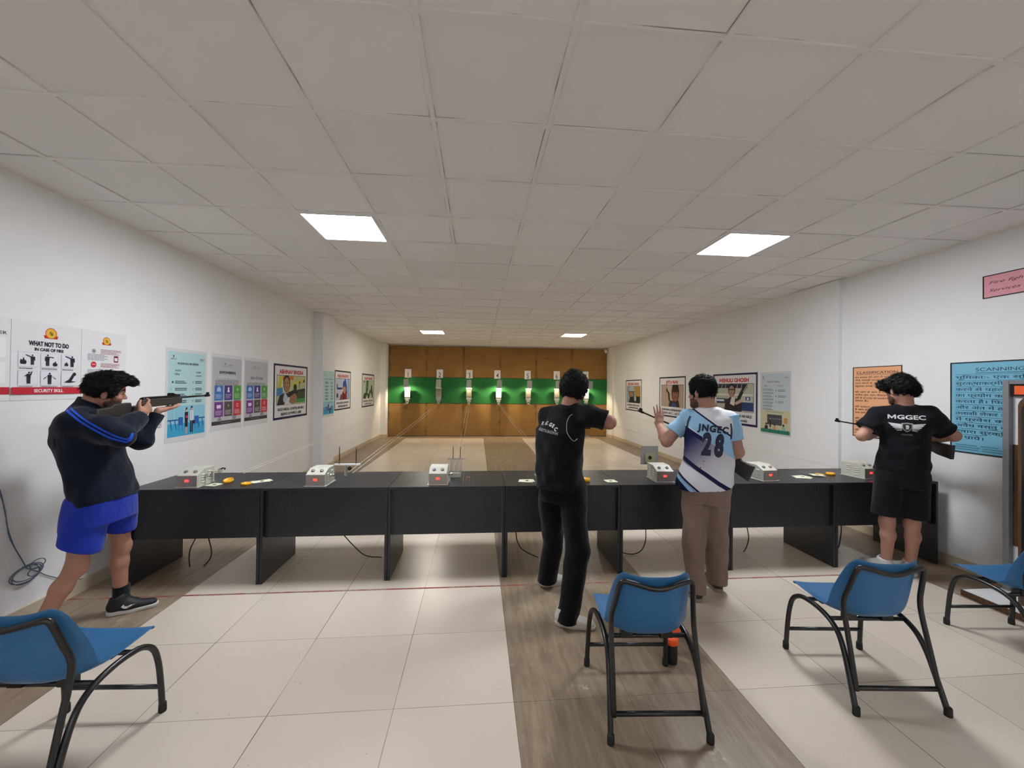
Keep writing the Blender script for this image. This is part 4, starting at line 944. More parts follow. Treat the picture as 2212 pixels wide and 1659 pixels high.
tl = ['भूमिका:- एक स्थिति में , स्क्रीनिंग का होना', 'सुरक्षाकर्मी, जो विजिटर की जांच का काम', 'करने से पहले, स्कैनर मशीन की जांच', 'का प्रयोग करके, उनके सामान की जांच', 'करता है। फिर मेटल डिटेक्टर का प्रयोग', 'और अंत में हाथो के साथ जांच का काम', 'तलाशी लेकर उन विजिटर को परिसर', 'में प्रवेश करने देता है , ताकि कोई', 'अवैध वस्तु के कैरिज या किसी वस्तु', 'द्वारा सुरक्षित परिसर में न आने', 'न पाये।']
def vis(t_):
    out = []
    for ch in t_:
        if ch == 'ि' and out: out.insert(len(out)-1, ch)
        else: out.append(ch)
    return ''.join(out)
for i, t_ in enumerate(tl):
    P.text(vis(t_), .03, .815-.066*i, .034, '24465C', al='l', width=.0225*len(t_), bold=.004); P.rect(.03, .815-.066*i+.046, .03+.0225*len(t_)*.99, .815-.066*i+.049, '2C5066')
P.lines(.03, .03, .95, .10, 3, '4A86A0', fill=.3, rag=.05); P.done()
P = Poster('pink_notice', 'pink hand-lettered notice about fire fighting services high on the right wall', 1, .75, 1.70, 2.455, 2.655, base='E8A3B0', border='1E1418', bw=.008)
P.text('Fire fighting appliances and the', .045, .60, .13, '4A2A3A', al='l', width=.90, bold=.0, shear=.35); P.text('Services of security personnel for', .045, .26, .13, '4A2A3A', al='l', width=.90, bold=.0, shear=.35); P.done()
# ------------------------------------------------------------ people
def V(*a): return np.array(a, float)
def nrm(v): v = np.array(v, float); return v/np.linalg.norm(v)
def skin_mat(name, c):
    m = mat(name, c, rough=.55, spec=.35)
    g = NT(m); p = g.obj(); l = lin(c)
    g.put(g.b.inputs['Base Color'], g.mix(g.noise(p, 9, 4), tuple(v*.82 for v in l[:3])+(1,), tuple(min(1, v*1.15) for v in l[:3])+(1,)))
    g.b.inputs['Subsurface Weight'].default_value = .06; g.b.inputs['Subsurface Radius'].default_value = (.4, .15, .1); g.b.inputs['Subsurface Scale'].default_value = .02
    g.bump(g.noise(p, 400, 3), .15, .002); return m
def cloth_mat(name, c, rough=.9, sheen=.2, var=.12, fb=.45):
    if name in _M: return _M[name]
    m = mat(name, c, rough=rough, spec=.15)
    g = NT(m); p = g.obj(); l = lin(c)
    g.put(g.b.inputs['Base Color'], g.mix(g.noise(p, 6, 5), tuple(v*(1-var) for v in l[:3])+(1,), tuple(v*(1+var) for v in l[:3])+(1,)))
    g.b.inputs['Sheen Weight'].default_value = sheen; g.b.inputs['Sheen Roughness'].default_value = .5
    mp = g.n('Mapping'); g.put(mp.inputs[0], p); mp.inputs[3].default_value = (1, 1, .55); mp.inputs[2].default_value = (.5, .3, 0)
    wv = g.noise(mp.outputs[0], 5.5, 2, out='Color'); ds = g.n('VectorMath', operation='MULTIPLY_ADD'); g.put(ds.inputs[0], wv); ds.inputs[1].default_value = (.25, .25, .25); g.put(ds.inputs[2], mp.outputs[0])
    fold = g.noise(ds.outputs[0], 9, 2, rough=.35); fine = g.noise(p, 500, 2)
    g.bump(g.m('MULTIPLY_ADD', fine, .03, fold), fb, .05); return m
mhair = mat('black_hair', '0C0B0C', rough=.6, spec=.25)
g = NT(mhair); p = g.obj(); mp = g.n('Mapping'); g.put(mp.inputs[0], p); mp.inputs[3].default_value = (1, 1, .35)
g.bump(g.noise(mp.outputs[0], 160, 5, rough=.7), .45, .004); g.put(g.b.inputs['Base Color'], g.mix(g.noise(p, 40, 4), lin('050405'), lin('0E0C0D')))
meye = mat('eye_white', 'A89A92', rough=.3)
miris = mat('dark_iris', '1E120C', rough=.15)

def head_frame(az, pitch=0, roll=0):
    az, pitch, roll = [math.radians(a) for a in (az, pitch, roll)]
    f = V(math.sin(az)*math.cos(pitch), math.cos(az)*math.cos(pitch), math.sin(pitch)); r0 = V(math.cos(az), -math.sin(az), 0); u0 = np.cross(r0, f)
    r = r0*math.cos(roll)-u0*math.sin(roll); u = u0*math.cos(roll)+r0*math.sin(roll); return r, f, u
def add_head(F, c, fr, neck):
    r, f, u = fr; q = lambda a, b, d: c+r*a+f*b+u*d
    F.ell(q(0, -.012, .025), (.073, .090, .093), fr, .01)
    F.ell(q(0, .030, -.035), (.058, .060, .076), fr, .03)
    F.cone(q(-.045, .0, -.055), q(-.022, .065, -.095), .022, .018, .03); F.cone(q(.045, .0, -.055), q(.022, .065, -.095), .022, .018, .03)
    F.ell(q(0, .070, -.098), (.022, .018, .016), fr, .02)
    F.ell(q(0, .072, .030), (.050, .016, .012), fr, .015)
    F.ell(q(-.042, .062, -.022), (.020, .018, .016), fr, .02); F.ell(q(.042, .062, -.022), (.020, .018, .016), fr, .02)
    for s in (-1, 1): F.ell(q(s*.031, .090, .010), (.016, .012, .010), fr, op='s')
    F.cone(q(0, .082, .012), q(0, .104, -.026), .0075, .0115, .008); F.ell(q(-.011, .094, -.028), (.008, .010, .007), fr, .004); F.ell(q(.011, .094, -.028), (.008, .010, .007), fr, .004)
    F.ell(q(0, .084, -.053), (.022, .010, .0055), fr, .005); F.ell(q(0, .082, -.063), (.020, .010, .006), fr, .005)
    for s in (-1, 1):
        F.ell(q(s*.077, -.008, -.008), (.009, .018, .031), fr, .006); F.ell(q(s*.088, -.004, -.004), (.006, .010, .018), fr, op='s')
    F.cone(q(0, -.030, -.05), neck, .047, .052, .03)
    F.cone(q(0, -.045, -.02), neck-f*.02, .040, .046, .03)
def strands(o, c, fr, seed, curl=.3, n=3800, L=.022):
    """short locks lying over the hair mass"""
    r, f, u = fr; me = o.data; N = len(me.vertices); co = np.zeros(N*3, np.float32); me.vertices.foreach_get('co', co); co = co.reshape(-1, 3)
    nn = np.zeros(N*3, np.float32); me.vertices.foreach_get('normal', nn); nn = nn.reshape(-1, 3); rs = np.random.RandomState(seed)
    crown = c+u*.12-f*.05; pick = rs.randint(0, N, n); vs = []; fs = []
    for i in pick:
        p = co[i].astype(float); nr = nn[i].astype(float)
        if (p-c)@u < -.055 and rs.rand() < .5: continue
        if (p-c)@f > .055 and (p-c)@u < .075: continue
        d = (p-crown)+rs.randn(3)*.03; d = d-nr*(d@nr); l_ = np.linalg.norm(d)
        if l_ < 1e-4: continue
        d = d/l_; sd = np.cross(d, nr); a = rs.uniform(-1, 1)*curl; d = nrm(d+sd*a); ln = L*rs.uniform(.6, 1.3); w_ = rs.uniform(.0009, .0018); base = len(vs)
        for k in range(4):
            t_ = k/3; q_ = p-nr*.001+d*ln*t_+nr*(.0045*math.sin(t_*2.4)*rs.uniform(.6, 1.4))+sd*(curl*.012*math.sin(t_*5+a*6)); ww = w_*(1-.8*t_)
            vs += [tuple(q_-sd*ww), tuple(q_+nr*ww), tuple(q_+sd*ww)]
        for k in range(3):
            b_ = base+3*k
            for j in range(3): fs.append((b_+j, b_+(j+1)%3, b_+3+(j+1)%3, b_+3+j))
    me2 = bpy.data.meshes.new('strand'); me2.from_pydata(vs, [], fs); me2.materials.append(mhair); me2.polygons.foreach_set('use_smooth', [True]*len(fs)); me2.update()
    k = bpy.data.objects.new('strand', me2); COL.objects.link(k); k.parent = o; k['kind'] = 'stuff'
def hair_obj(c, fr, parent, sz=(.083, .102, .108), up=.034, back=-.018, front=.078, hairline=.062, nape=-.062, seed=1, amp=.006, extra=None, side=.0, h=.0045, name='hair', wav=(90, 200), curl=.3):
    r, f, u = fr; q = lambda a, b, d: c+r*a+f*b+u*d
    F = Field(c-.19, c+.19, h); w1 = wrinkle(seed, amp, 9, wav[0], wav[1], ridge=True); w2 = wrinkle(seed+5, amp*.7, 6, 30, 70)
    F.ell(q(0, back, up), sz, fr, 0, disp=lambda X, Y, Z: w1(X, Y, Z)+w2(X, Y, Z))
    if extra: extra(F, q, fr, w1)
    # take away the face, ears and below the nape
    F.ell(q(0, .105, -.045), (.072, .085, hairline+.045), fr, op='s')
    F.ell(q(0, .105, -.08), (.10, .092, .10), fr, op='s')
    for s in (-1, 1): F.ell(q(s*.088, .0, -.012), (.022, .022, .036), fr, op='s')
    pn = q(0, 0, nape); F.cut(pn, -u+f*.12)
    o = F.mesh(name, mhair, parent, 1); strands(o, c, fr, seed, curl)
    return o
def beard_obj(c, fr, parent, seed=3, m=None, h=.0045):
    r, f, u = fr; q = lambda a, b, d: c+r*a+f*b+u*d
    F = Field(c-.17, c+.15, h); w1 = wrinkle(seed, .002, 8, 150, 300, ridge=True)
    F.ell(q(0, .031, -.036), (.0592, .0612, .0772), fr, .01, disp=w1)
    F.cone(q(-.045, .0, -.055), q(-.022, .065, -.095), .0232, .0192, .03); F.cone(q(.045, .0, -.055), q(.022, .065, -.095), .0232, .0192, .03); F.ell(q(0, .070, -.098), (.0232, .0192, .0172), fr, .02)
    F.cut(q(0, .03, -.030), u-f*.55); F.ell(q(0, .09, -.053), (.026, .03, .011), fr, op='s'); F.cut(q(0, -.005, 0), -f)
    F.ell(q(0, .10, -.02), (.045, .05, .030), fr, op='s'); F.cut(q(0, 0, -.125), -u)
    return F.mesh('beard', m or mhair, parent, 1)
def eyes(c, fr, parent):
    r, f, u = fr
    for s in (-1, 1):
        p = c+r*(s*.031)+f*.0715+u*.010
        e = MB().lathe([(.0105*math.sin(a), -.0105*math.cos(a)) for a in np.linspace(0, PI, 9)], meye, 14, Matrix.Translation(p)).build('eye', parent)
        M_ = Matrix(((r[0], u[0], f[0], p[0]+f[0]*.0095), (r[1], u[1], f[1], p[1]+f[1]*.0095), (r[2], u[2], f[2], p[2]+f[2]*.0095), (0, 0, 0, 1)))
        MB().lathe([(.0, .0028), (.003, .0026), (.0052, .0016), (.0056, 0), (0, 0)][::-1], miris, 14, M_).build('iris', e)
def add_hand(F, w, d, n, thumb, curl=(.3, .35, .4, .45), thumb_dir=None, sc=1.0, spread=.0):
    """w wrist, d finger direction, n palm normal, thumb +1/-1 along cross(d, n)"""
    d = nrm(d); n = nrm(n-d*np.dot(n, d)); s = np.cross(d, n)*thumb
    P = lambda a, b, c=0: w+(d*a+s*b+n*c)*sc
    F.cone(P(-.01, 0), P(.03, 0), .026*sc, .030*sc, .012, flat=(n, .72))
    for b, a in ((.026, .078), (.009, .084), (-.009, .081), (-.026, .074)): F.cone(P(.015, b*.6), P(a, b), .016*sc, .0125*sc, .010, flat=(n, .85))
    L = (.072, .080, .074, .058)
    for k, (b, a) in enumerate(((.030, .084), (.010, .090), (-.010, .087), (-.029, .078))):
        p = P(a, b); ang = 0; dd = d+s*spread*(1.5-k)
        dd = nrm(dd)
        for j, (fr_, mx_, ra, rb) in enumerate(((.46, 70, .0095, .0086), (.30, 85, .0084, .0076), (.24, 55, .0075, .0062))):
            ang += math.radians(curl[k]*mx_); v = dd*math.cos(ang)+n*math.sin(ang); e = p+v*L[k]*fr_*sc
            F.cone(p, e, ra*sc, rb*sc, .0035); p = e
    td = nrm(thumb_dir if thumb_dir is not None else s*.75+d*.6+n*.25)
    p0 = P(.022, .024, .006); p1 = p0+td*.042*sc; p2 = p1+nrm(td*.6+d*.6+n*.1)*.034*sc
    F.cone(P(.0, .012), p0, .016*sc, .0145*sc, .012); F.cone(p0, p1, .0145*sc, .0110*sc, .008); F.cone(p1, p2, .0108*sc, .0085*sc, .004)
def arm(F, s, e, w, k=.02, sc=1.0):
    F.cone(s, e, .050*sc, .041*sc, k); m_ = e+(w-e)*.28; F.cone(e, m_, .041*sc, .043*sc, k); F.cone(m_, w, .042*sc, .0265*sc, k)
def leg(F, h, kn, a, k=.02, sc=1.0, back=None):
    F.cone(h, kn, .082*sc, .050*sc, k); b = back if back is not None else V(0, -1, 0)
    m_ = kn+(a-kn)*.30+b*.010; F.cone(kn, m_, .047*sc, .049*sc, .03); F.cone(m_, a, .048*sc, .034*sc, .03)
    F.cone(kn-b*.018, kn-b*.014-V(0,0,.02), .032*sc, .030*sc, .04)
def sneaker(parent, heel, toe, z=0, mu=None, ms_=None, high=0, name='shoe', swoosh=None, lace=None, ankle=None):
    """heel/toe ground points; upper and sole are separate meshes"""
    heel = V(heel[0], heel[1], z); toe = V(toe[0], toe[1], z); d = nrm(toe-heel); s = np.cross(d, V(0,0,1)); L = np.linalg.norm(toe-heel); n_ = V(0,0,1)
    Q = lambda a, b, c: heel+d*(a*L)+s*b+V(0,0,c)
    lo = np.minimum(heel, toe)-.09; hi = np.maximum(heel, toe)+.09; hi[2] = z+.2; lo[2] = z-.02
    F = Field(lo, hi, .004)
    F.cone(Q(.14, 0, .055), Q(.45, 0, .05), .040, .044, .02); F.cone(Q(.45, 0, .045), Q(.84, .0, .035), .044, .034, .03, flat=(n_, .75))
    F.cone(Q(.16, 0, .06), Q(.20, 0, .108+high), .040, .045, .02); F.cone(Q(.35, 0, .06), Q(.26, 0, .10+high), .034, .034, .03)
    F.cut(Q(0, 0, .018), (0, 0, -1)); F.cut(Q(.2, 0, .128+high), V(0, 0, 1)-d*.35); F.cone(Q(.19, 0, .12+high), Q(.20, 0, .2+high), .034, .04, 0, op='s')
    sh = F.mesh(name, mu, parent, 1)
    F = Field(lo, hi, .004)
    F.cone(Q(.13, 0, .018), Q(.45, 0, .018), .040, .045, .01, clip=[(Q(0,0,.030), (0,0,1)), (Q(0,0,.0), (0,0,-1))]); F.cone(Q(.45, 0, .018), Q(.86, 0, .024), .045, .038, .01, clip=[(Q(0,0,.028), (0,0,1)), (Q(0,0,.0), (0,0,-1))])
    so = F.mesh('sole', ms_, sh, 1)
    if lace:
        b = MB()
        for k in range(4): 
            a = .42+.085*k; zc = .098-.012*k
            b.tube([Q(a, -.026, zc-.012), Q(a+.01, 0, zc), Q(a, .026, zc-.012)], .0035, lace, 6)
        b.build('laces', sh)
    return sh, Q
# decals ----------------------------------------------------------------
def bvh_of(o):
    me = o.data; return BVHTree.FromPolygons([o.matrix_world@v.co if False else v.co for v in me.vertices], [tuple(p.vertices) for p in me.polygons])
def decal(name, parent, target, pts, faces, m, origin, ux, uy, dr, lift=.0015, cut=.012):
    """flat shapes (x, y) placed at origin + x ux + y uy and dropped along dr onto the cloth"""
    bm = bmesh.new(); vs = [bm.verts.new((x, y, 0)) for x, y in pts]
    for f in faces:
        try: bm.faces.new([vs[i] for i in f])
        except ValueError: pass
    bmesh.ops.triangulate(bm, faces=bm.faces[:])
    for _ in range(6):
        es = [e for e in bm.edges if e.calc_length() > cut]
        if not es: break
        bmesh.ops.subdivide_edges(bm, edges=es, cuts=1); bmesh.ops.triangulate(bm, faces=[f for f in bm.faces if len(f.verts) > 3])
    tree = bvh_of(target); origin, ux, uy, dr = Vector(origin), Vector(ux), Vector(uy), Vector(dr).normalized(); dead = []
    for v in bm.verts:
        p = origin+ux*v.co.x+uy*v.co.y; h, n_, i_, d_ = tree.ray_cast(p-dr*.5, dr)
        if h is None: dead.append(v); v.co = p
        else: v.co = h-dr*lift
    bmesh.ops.delete(bm, geom=dead, context='VERTS')
    me = bpy.data.meshes.new(name); bm.to_mesh(me); bm.free(); me.materials.append(m)
    o = bpy.data.objects.new(name, me); COL.objects.link(o); o.parent = parent; o.matrix_parent_inverse = parent.matrix_basis.inverted(); return o
def ribbon(name, parent, target, P2, width, m, origin, ux, uy, dr, lift=.002):
    """strip along 2D polyline P2 on the decal plane"""
    P2 = np.array(P2, float); out = []; n = len(P2)
    for i in range(n):
        t = P2[min(i+1, n-1)]-P2[max(i-1, 0)]; t /= np.linalg.norm(t)+1e-9; q = V(-t[1], t[0])
        out += [tuple(P2[i]+q*width/2), tuple(P2[i]-q*width/2)]
    return decal(name, parent, target, out, [(2*i, 2*i+1, 2*i+3, 2*i+2) for i in range(n-1)], m, origin, ux, uy, dr, lift)
# air rifle ---------------------------------------------------------------
mstk = mat('dark_stock', '2C2623', rough=.5, bump=.08, bscale=120); mblk = mat('blued_steel', '101114', rough=.3, metal=.6)
mpad = mat('grey_butt_pad', '3A3A40', rough=.7)
def rifle(label, butt, muzzle, up=(0, 0, 1)):
    t = thing('air_rifle', label, 'air rifle', (0, 0, 0), 0, None)
    butt, muzzle = Vector(butt), Vector(muzzle); d = (muzzle-butt).normalized(); up = Vector(up); s = d.cross(up).normalized(); u = s.cross(d)
    k = (muzzle-butt).length/1.10
    W = lambda a, b, c: butt+(d*a+u*b+s*c)*k
    prof = [(.012,-.155),(.10,-.138),(.20,-.100),(.262,-.078),(.285,-.100),(.305,-.122),(.335,-.120),(.345,-.075),(.38,-.052),(.70,-.046),(.742,-.036),(.745,.0),(.735,.012),(.365,.014),(.352,.0),(.335,-.030),(.262,-.034),(.256,-.004),(.118,-.008),(.098,-.028),(.012,-.034)]
    MB().prism(prof, -.021, .021, mstk, W).build('stock', t, bevel=.007, seg=3)
    MB().prism([(-.002,-.157),(.012,-.157),(.012,-.032),(-.002,-.032)], -.019, .019, mpad, W).build('butt_pad', t, bevel=.003)
    MB().tube([W(.36,.012,0), W(.38,.014,0), W(.72,.014,0), W(.735,.012,0)], [.013*k,.016*k,.016*k,.012*k], mblk, 14).build('receiver', t)
    MB().tube([W(.70,.008,0), W(1.09,.008,0)], .0078*k, mblk, 12).build('barrel', t)
    b = MB().tube([W(1.035,.008,0), W(1.05,.008,0), W(1.095,.008,0), W(1.10,.008,0)], [.008*k,.012*k,.012*k,.010*k], mblk, 12)
    b.build('muzzle_sleeve', t); MB().prism([(1.045,.014),(1.095,.014),(1.092,.040),(1.066,.038),(1.060,.022)], -.006, .006, mblk, W).build('front_sight', t, bevel=.002)
    MB().prism([(.62,.024),(.74,.022),(.735,.034),(.69,.036),(.665,.050),(.625,.052),(.615,.040)], -.009, .009, mblk, W).build('rear_sight', t, bevel=.002)
    MB().tube([W(.335,-.06,0), W(.345,-.095,0), W(.375,-.105,0), W(.405,-.095,0), W(.415,-.05,0)], .003*k, mblk, 8).build('trigger_guard', t)
    MB().tube([W(.378,-.05,0), W(.374,-.075,0), W(.380,-.09,0)], .0025*k, mblk, 8).build('trigger', t)
    return t, W
def reach(butt, px, py, L):
    """point seen at the pixel and L metres from the butt, on the far side"""
    best = min(np.linspace(butt[1]+.1, butt[1]+1.1, 400), key=lambda Y: abs((at(px, py, Y)-Vector(butt)).length-L)); return at(px, py, best)
nv = lambda p: V(*p)
A_ = lambda px, py, Y: nv(at(px, py, Y))

# ============ shooter in the navy track jacket =============================
def person_a():
    t = thing('person', 'person in navy track jacket and blue shorts aiming an air rifle beside the left wall', 'person', (-2.25, 1.45, 0))
    sk = skin_mat('skin_tan', 'AC7E6A')
    ra, ga = rifle('dark air rifle held at the shoulder by the person in blue shorts, pointed downrange', (-2.20, 1.31, 1.490), (-2.165, 2.355, 1.520))
    c = V(-2.275, 1.475, 1.568); fr = head_frame(47, -10, 12); neck = V(-2.345, 1.425, 1.44)
    rs, re, rw = V(-2.295, 1.295, 1.375), V(-2.055, 1.345, 1.285), V(-2.125, 1.565, 1.405)
    ls, le, lw = V(-2.33, 1.60, 1.375), V(-2.225, 1.715, 1.20), V(-2.178, 1.80, 1.425)
    rh, rk, rA = V(-2.245, 1.345, .84), V(-2.265, 1.285, .47), V(-2.375, 1.15, .10)
    lh, lk, lA = V(-2.235, 1.52, .84), V(-2.262, 1.60, .475), V(-2.275, 1.625, .10)
    F = Field((-2.75, .95, 0), (-1.9, 2.15, 1.76), .0055)
    add_head(F, c, fr, neck)
    F.stack([(-2.23,1.43,.80,.13,.085,PI/2),(-2.25,1.43,1.0,.13,.08,PI/2),(-2.32,1.44,1.25,.13,.08,PI/2),(-2.345,1.44,1.36,.12,.065,PI/2),(-2.34,1.44,1.43,.05,.05,PI/2)], .03)
    arm(F, rs, re, rw, sc=.86); arm(F, ls, le, lw, sc=.82)
    add_hand(F, rw, V(.15, .62, .55), V(-.9, .1, .1), 1, curl=(.35, .75, .8, .85), thumb_dir=V(-.25, .1, 1))
    add_hand(F, lw+V(0, .01, .0), V(.06, .95, .13), V(0, -.1, 1), 1, curl=(.10, .12, .15, .2), thumb_dir=V(.7, .6, .2), spread=.05)
    bk = V(-.7, -.7, 0)
    leg(F, rh, rk, rA, back=V(-.8, -.3, 0)); leg(F, lh, lk, lA, back=V(-.6, -.6, 0))
    for q_ in (rA, lA): F.cone(q_, q_+V(0, 0, -.04), .034, .028, .02)
    body = F.mesh('body', sk, t)
    def quiff(F, q, fr, w1):
        F.cone(q(-.03, .05, .105), q(.0, .115, .088), .038, .026, .03, disp=w1); F.cone(q(.03, .02, .11), q(.01, .10, .10), .036, .026, .03, disp=w1)
    hair_obj(c, fr, t, sz=(.083, .101, .104), up=.036, seed=4, extra=quiff, nape=-.055, hairline=.065, amp=.004)
    beard_obj(c, fr, t, m=mat('stubble', '54392E', rough=.8))
    eyes(c, fr, t)
    r, f, u = fr
    for s in (-1, 1):
        F = Field(c-.14, c+.14, .004); F.cone(c+r*s*.014+f*.087+u*.031, c+r*s*.048+f*.074+u*.036, .0055, .0035, 0, disp=wrinkle(9, .001, 6, 200, 400, ridge=True)); F.mesh('eyebrow', mhair, t, 0)
    # jacket
    nv_ = cloth_mat('navy_fleece', '0F1726', sheen=.12)
    wr = wrinkle(11, .012, 8, 12, 34, (1, 1, .6)); wf = wrinkle(12, .004, 8, 30, 60)
    dz = lambda X, Y, Z: wr(X, Y, Z)+wf(X, Y, Z)
    F = Field((-2.75, .98, .72), (-1.88, 2.1, 1.62), .006)
    F.stack([(-2.225,1.425,.845,.190,.135,PI/2),(-2.23,1.425,.89,.195,.140,PI/2),(-2.262,1.425,1.05,.187,.135,PI/2),(-2.325,1.43,1.24,.18,.135,PI/2),(-2.36,1.43,1.35,.172,.125,PI/2),(-2.355,1.43,1.42,.10,.075,PI/2)], .05, disp=dz, tilt=(.20, 0))
    F.cone(neck+V(-.005,0,-.02), rs, .075, .085, .05, disp=wf); F.cone(neck+V(-.005,0,-.02), ls, .075, .085, .05, disp=wf)
    F.cone(rs, re, .082, .068, .05, disp=dz); F.cone(ls, le, .085, .070, .05, disp=dz)
    for a, b, in ((re, rw), (le, lw)):
        d_ = nrm(b-a); e = b-d_*.025; F.cone(a, e, .068, .044, .03, disp=dz, clip=[(e, d_)])
    F.cone(neck+V(-.02,-.01,-.03), neck+V(.025,.02,.095), .074, .072, .02, clip=[(neck+V(.015,.012,.068), (.45,.25,1))], disp=wf)
    F.cone(neck+V(.0,.0,.03), neck+V(.04,.035,.17), .054, .064, 0, op='s')
    jk = F.mesh('jacket', nv_, t)
    # paired blue sleeve stripes: project from the camera-side, along the shoulder and upper arm
    sb = cloth_mat('blue_stripe', '2450C8', sheen=.1)
    o = V(-2.30, 1.20, 1.30); ux, uy = nrm(V(.62, .42, 0)), V(0, 0, 1); dr = V(-.30, 1, -.05)
    # decal plane seen from the near side
    sd = nrm(V(-.55, .80, -.18)); uxx = nrm(np.cross(sd, V(0,0,1))); uyy = np.cross(uxx, sd)
    def pl(px, py):   # nearest jacket point seen there, expressed on the decal plane
        q_ = A_(px, py, 1.30); w_ = q_-o; return (float(w_@uxx), float(w_@uyy))
    pts = [(143, 871), (152, 881), (166, 893), (185, 908), (215, 926), (245, 941), (262, 947), (275, 949), (282, 943), (286, 934)]
    for k, off in enumerate((0, 6.5)):
        pp = smooth_path([Vector((*pl(px-off*(.9 if i < 6 else .2), py+off*.9), 0)) for i, (px, py) in enumerate(pts)], 5)
        ribbon('sleeve_stripe', jk, jk, [(v.x, v.y) for v in pp], .011 if k == 0 else .012, sb, o, uxx, uyy, sd, .002)
    # shorts
    bl = cloth_mat('royal_blue_cloth', '1E34A0', sheen=.15); ws = wrinkle(21, .005, 8, 15, 45, (1, 1, .4))
    F = Field((-2.6, .95, .45), (-1.95, 1.85, .98), .006)
    F.stack([(-2.245,1.42,.72,.180,.142,PI/2),(-2.245,1.42,.88,.172,.135,PI/2),(-2.25,1.42,.95,.14,.10,PI/2)], .04, disp=ws)
    d_ = nrm(rk-rh); e = rh+d_*.265; F.cone(rh, e, .108, .108, .04, disp=ws, clip=[(e, nrm(d_+V(-.32, 0, .0)))])
    d_ = nrm(lk-lh); e = lh+d_*.225; F.cone(lh, e, .105, .098, .04, disp=ws, clip=[(e, nrm(d_+V(-.3, -.1, .0)))])
    F.mesh('shorts', bl, t)
    # sock and shoes
    bs_ = cloth_mat('black_sock', '0E1118')
    for A in (lA, rA):
        F = Field(A-.12, A+.2, .005); F.cone(A+V(0,0,-.03), A+V(.0,0,.10), .047, .048, 0, clip=[(A+V(0,0,.09), (0,0,1))]); F.cone(A+V(0,0,-.03), A+V(.06,.03,-.05), .04, .035, .02); F.mesh('sock', bs_, t)
    mu = mat('black_grey_mesh', '16171B', rough=.6, var=.3, vscale=30); ms2 = mat('white_sole', 'C8C6C2', rough=.6)
    sh, Q = sneaker(t, (-2.325, 1.570), (-2.075, 1.700), 0, mu, ms2, lace=mat('grey_lace', '9A9C9E', rough=.7))
    # curved tick mark on the outer side of the left shoe
    side = -1
    pts2 = [(.30,.058),(.36,.045),(.42,.044),(.50,.056),(.62,.080),(.50,.064),(.42,.058),(.37,.062),(.345,.074)]
    T_ = bvh_of(sh); b = MB(); vs = []
    sn = nrm(Q(0, 1, 0)-Q(0, 0, 0))
    for s in (1,):
        vs = []
        for a, z in pts2:
            p = Q(a, s*.09, z); h, n_, i_, dd = T_.ray_cast(Vector(p), Vector(-s*sn)); vs.append(tuple((h if h else Vector(p))+Vector(s*sn*.002)))
        b.add(vs, [(0,1,2,3,4,5,6,7,8)], mat('white_print', 'D8D8DA', rough=.5))
    b.build('tick_mark', sh)
    sneaker(t, (-2.43, 1.09), (-2.18, 1.20), 0, mu, ms2, lace=mat('grey_lace', '9A9C9E'))
    return t
person_a()

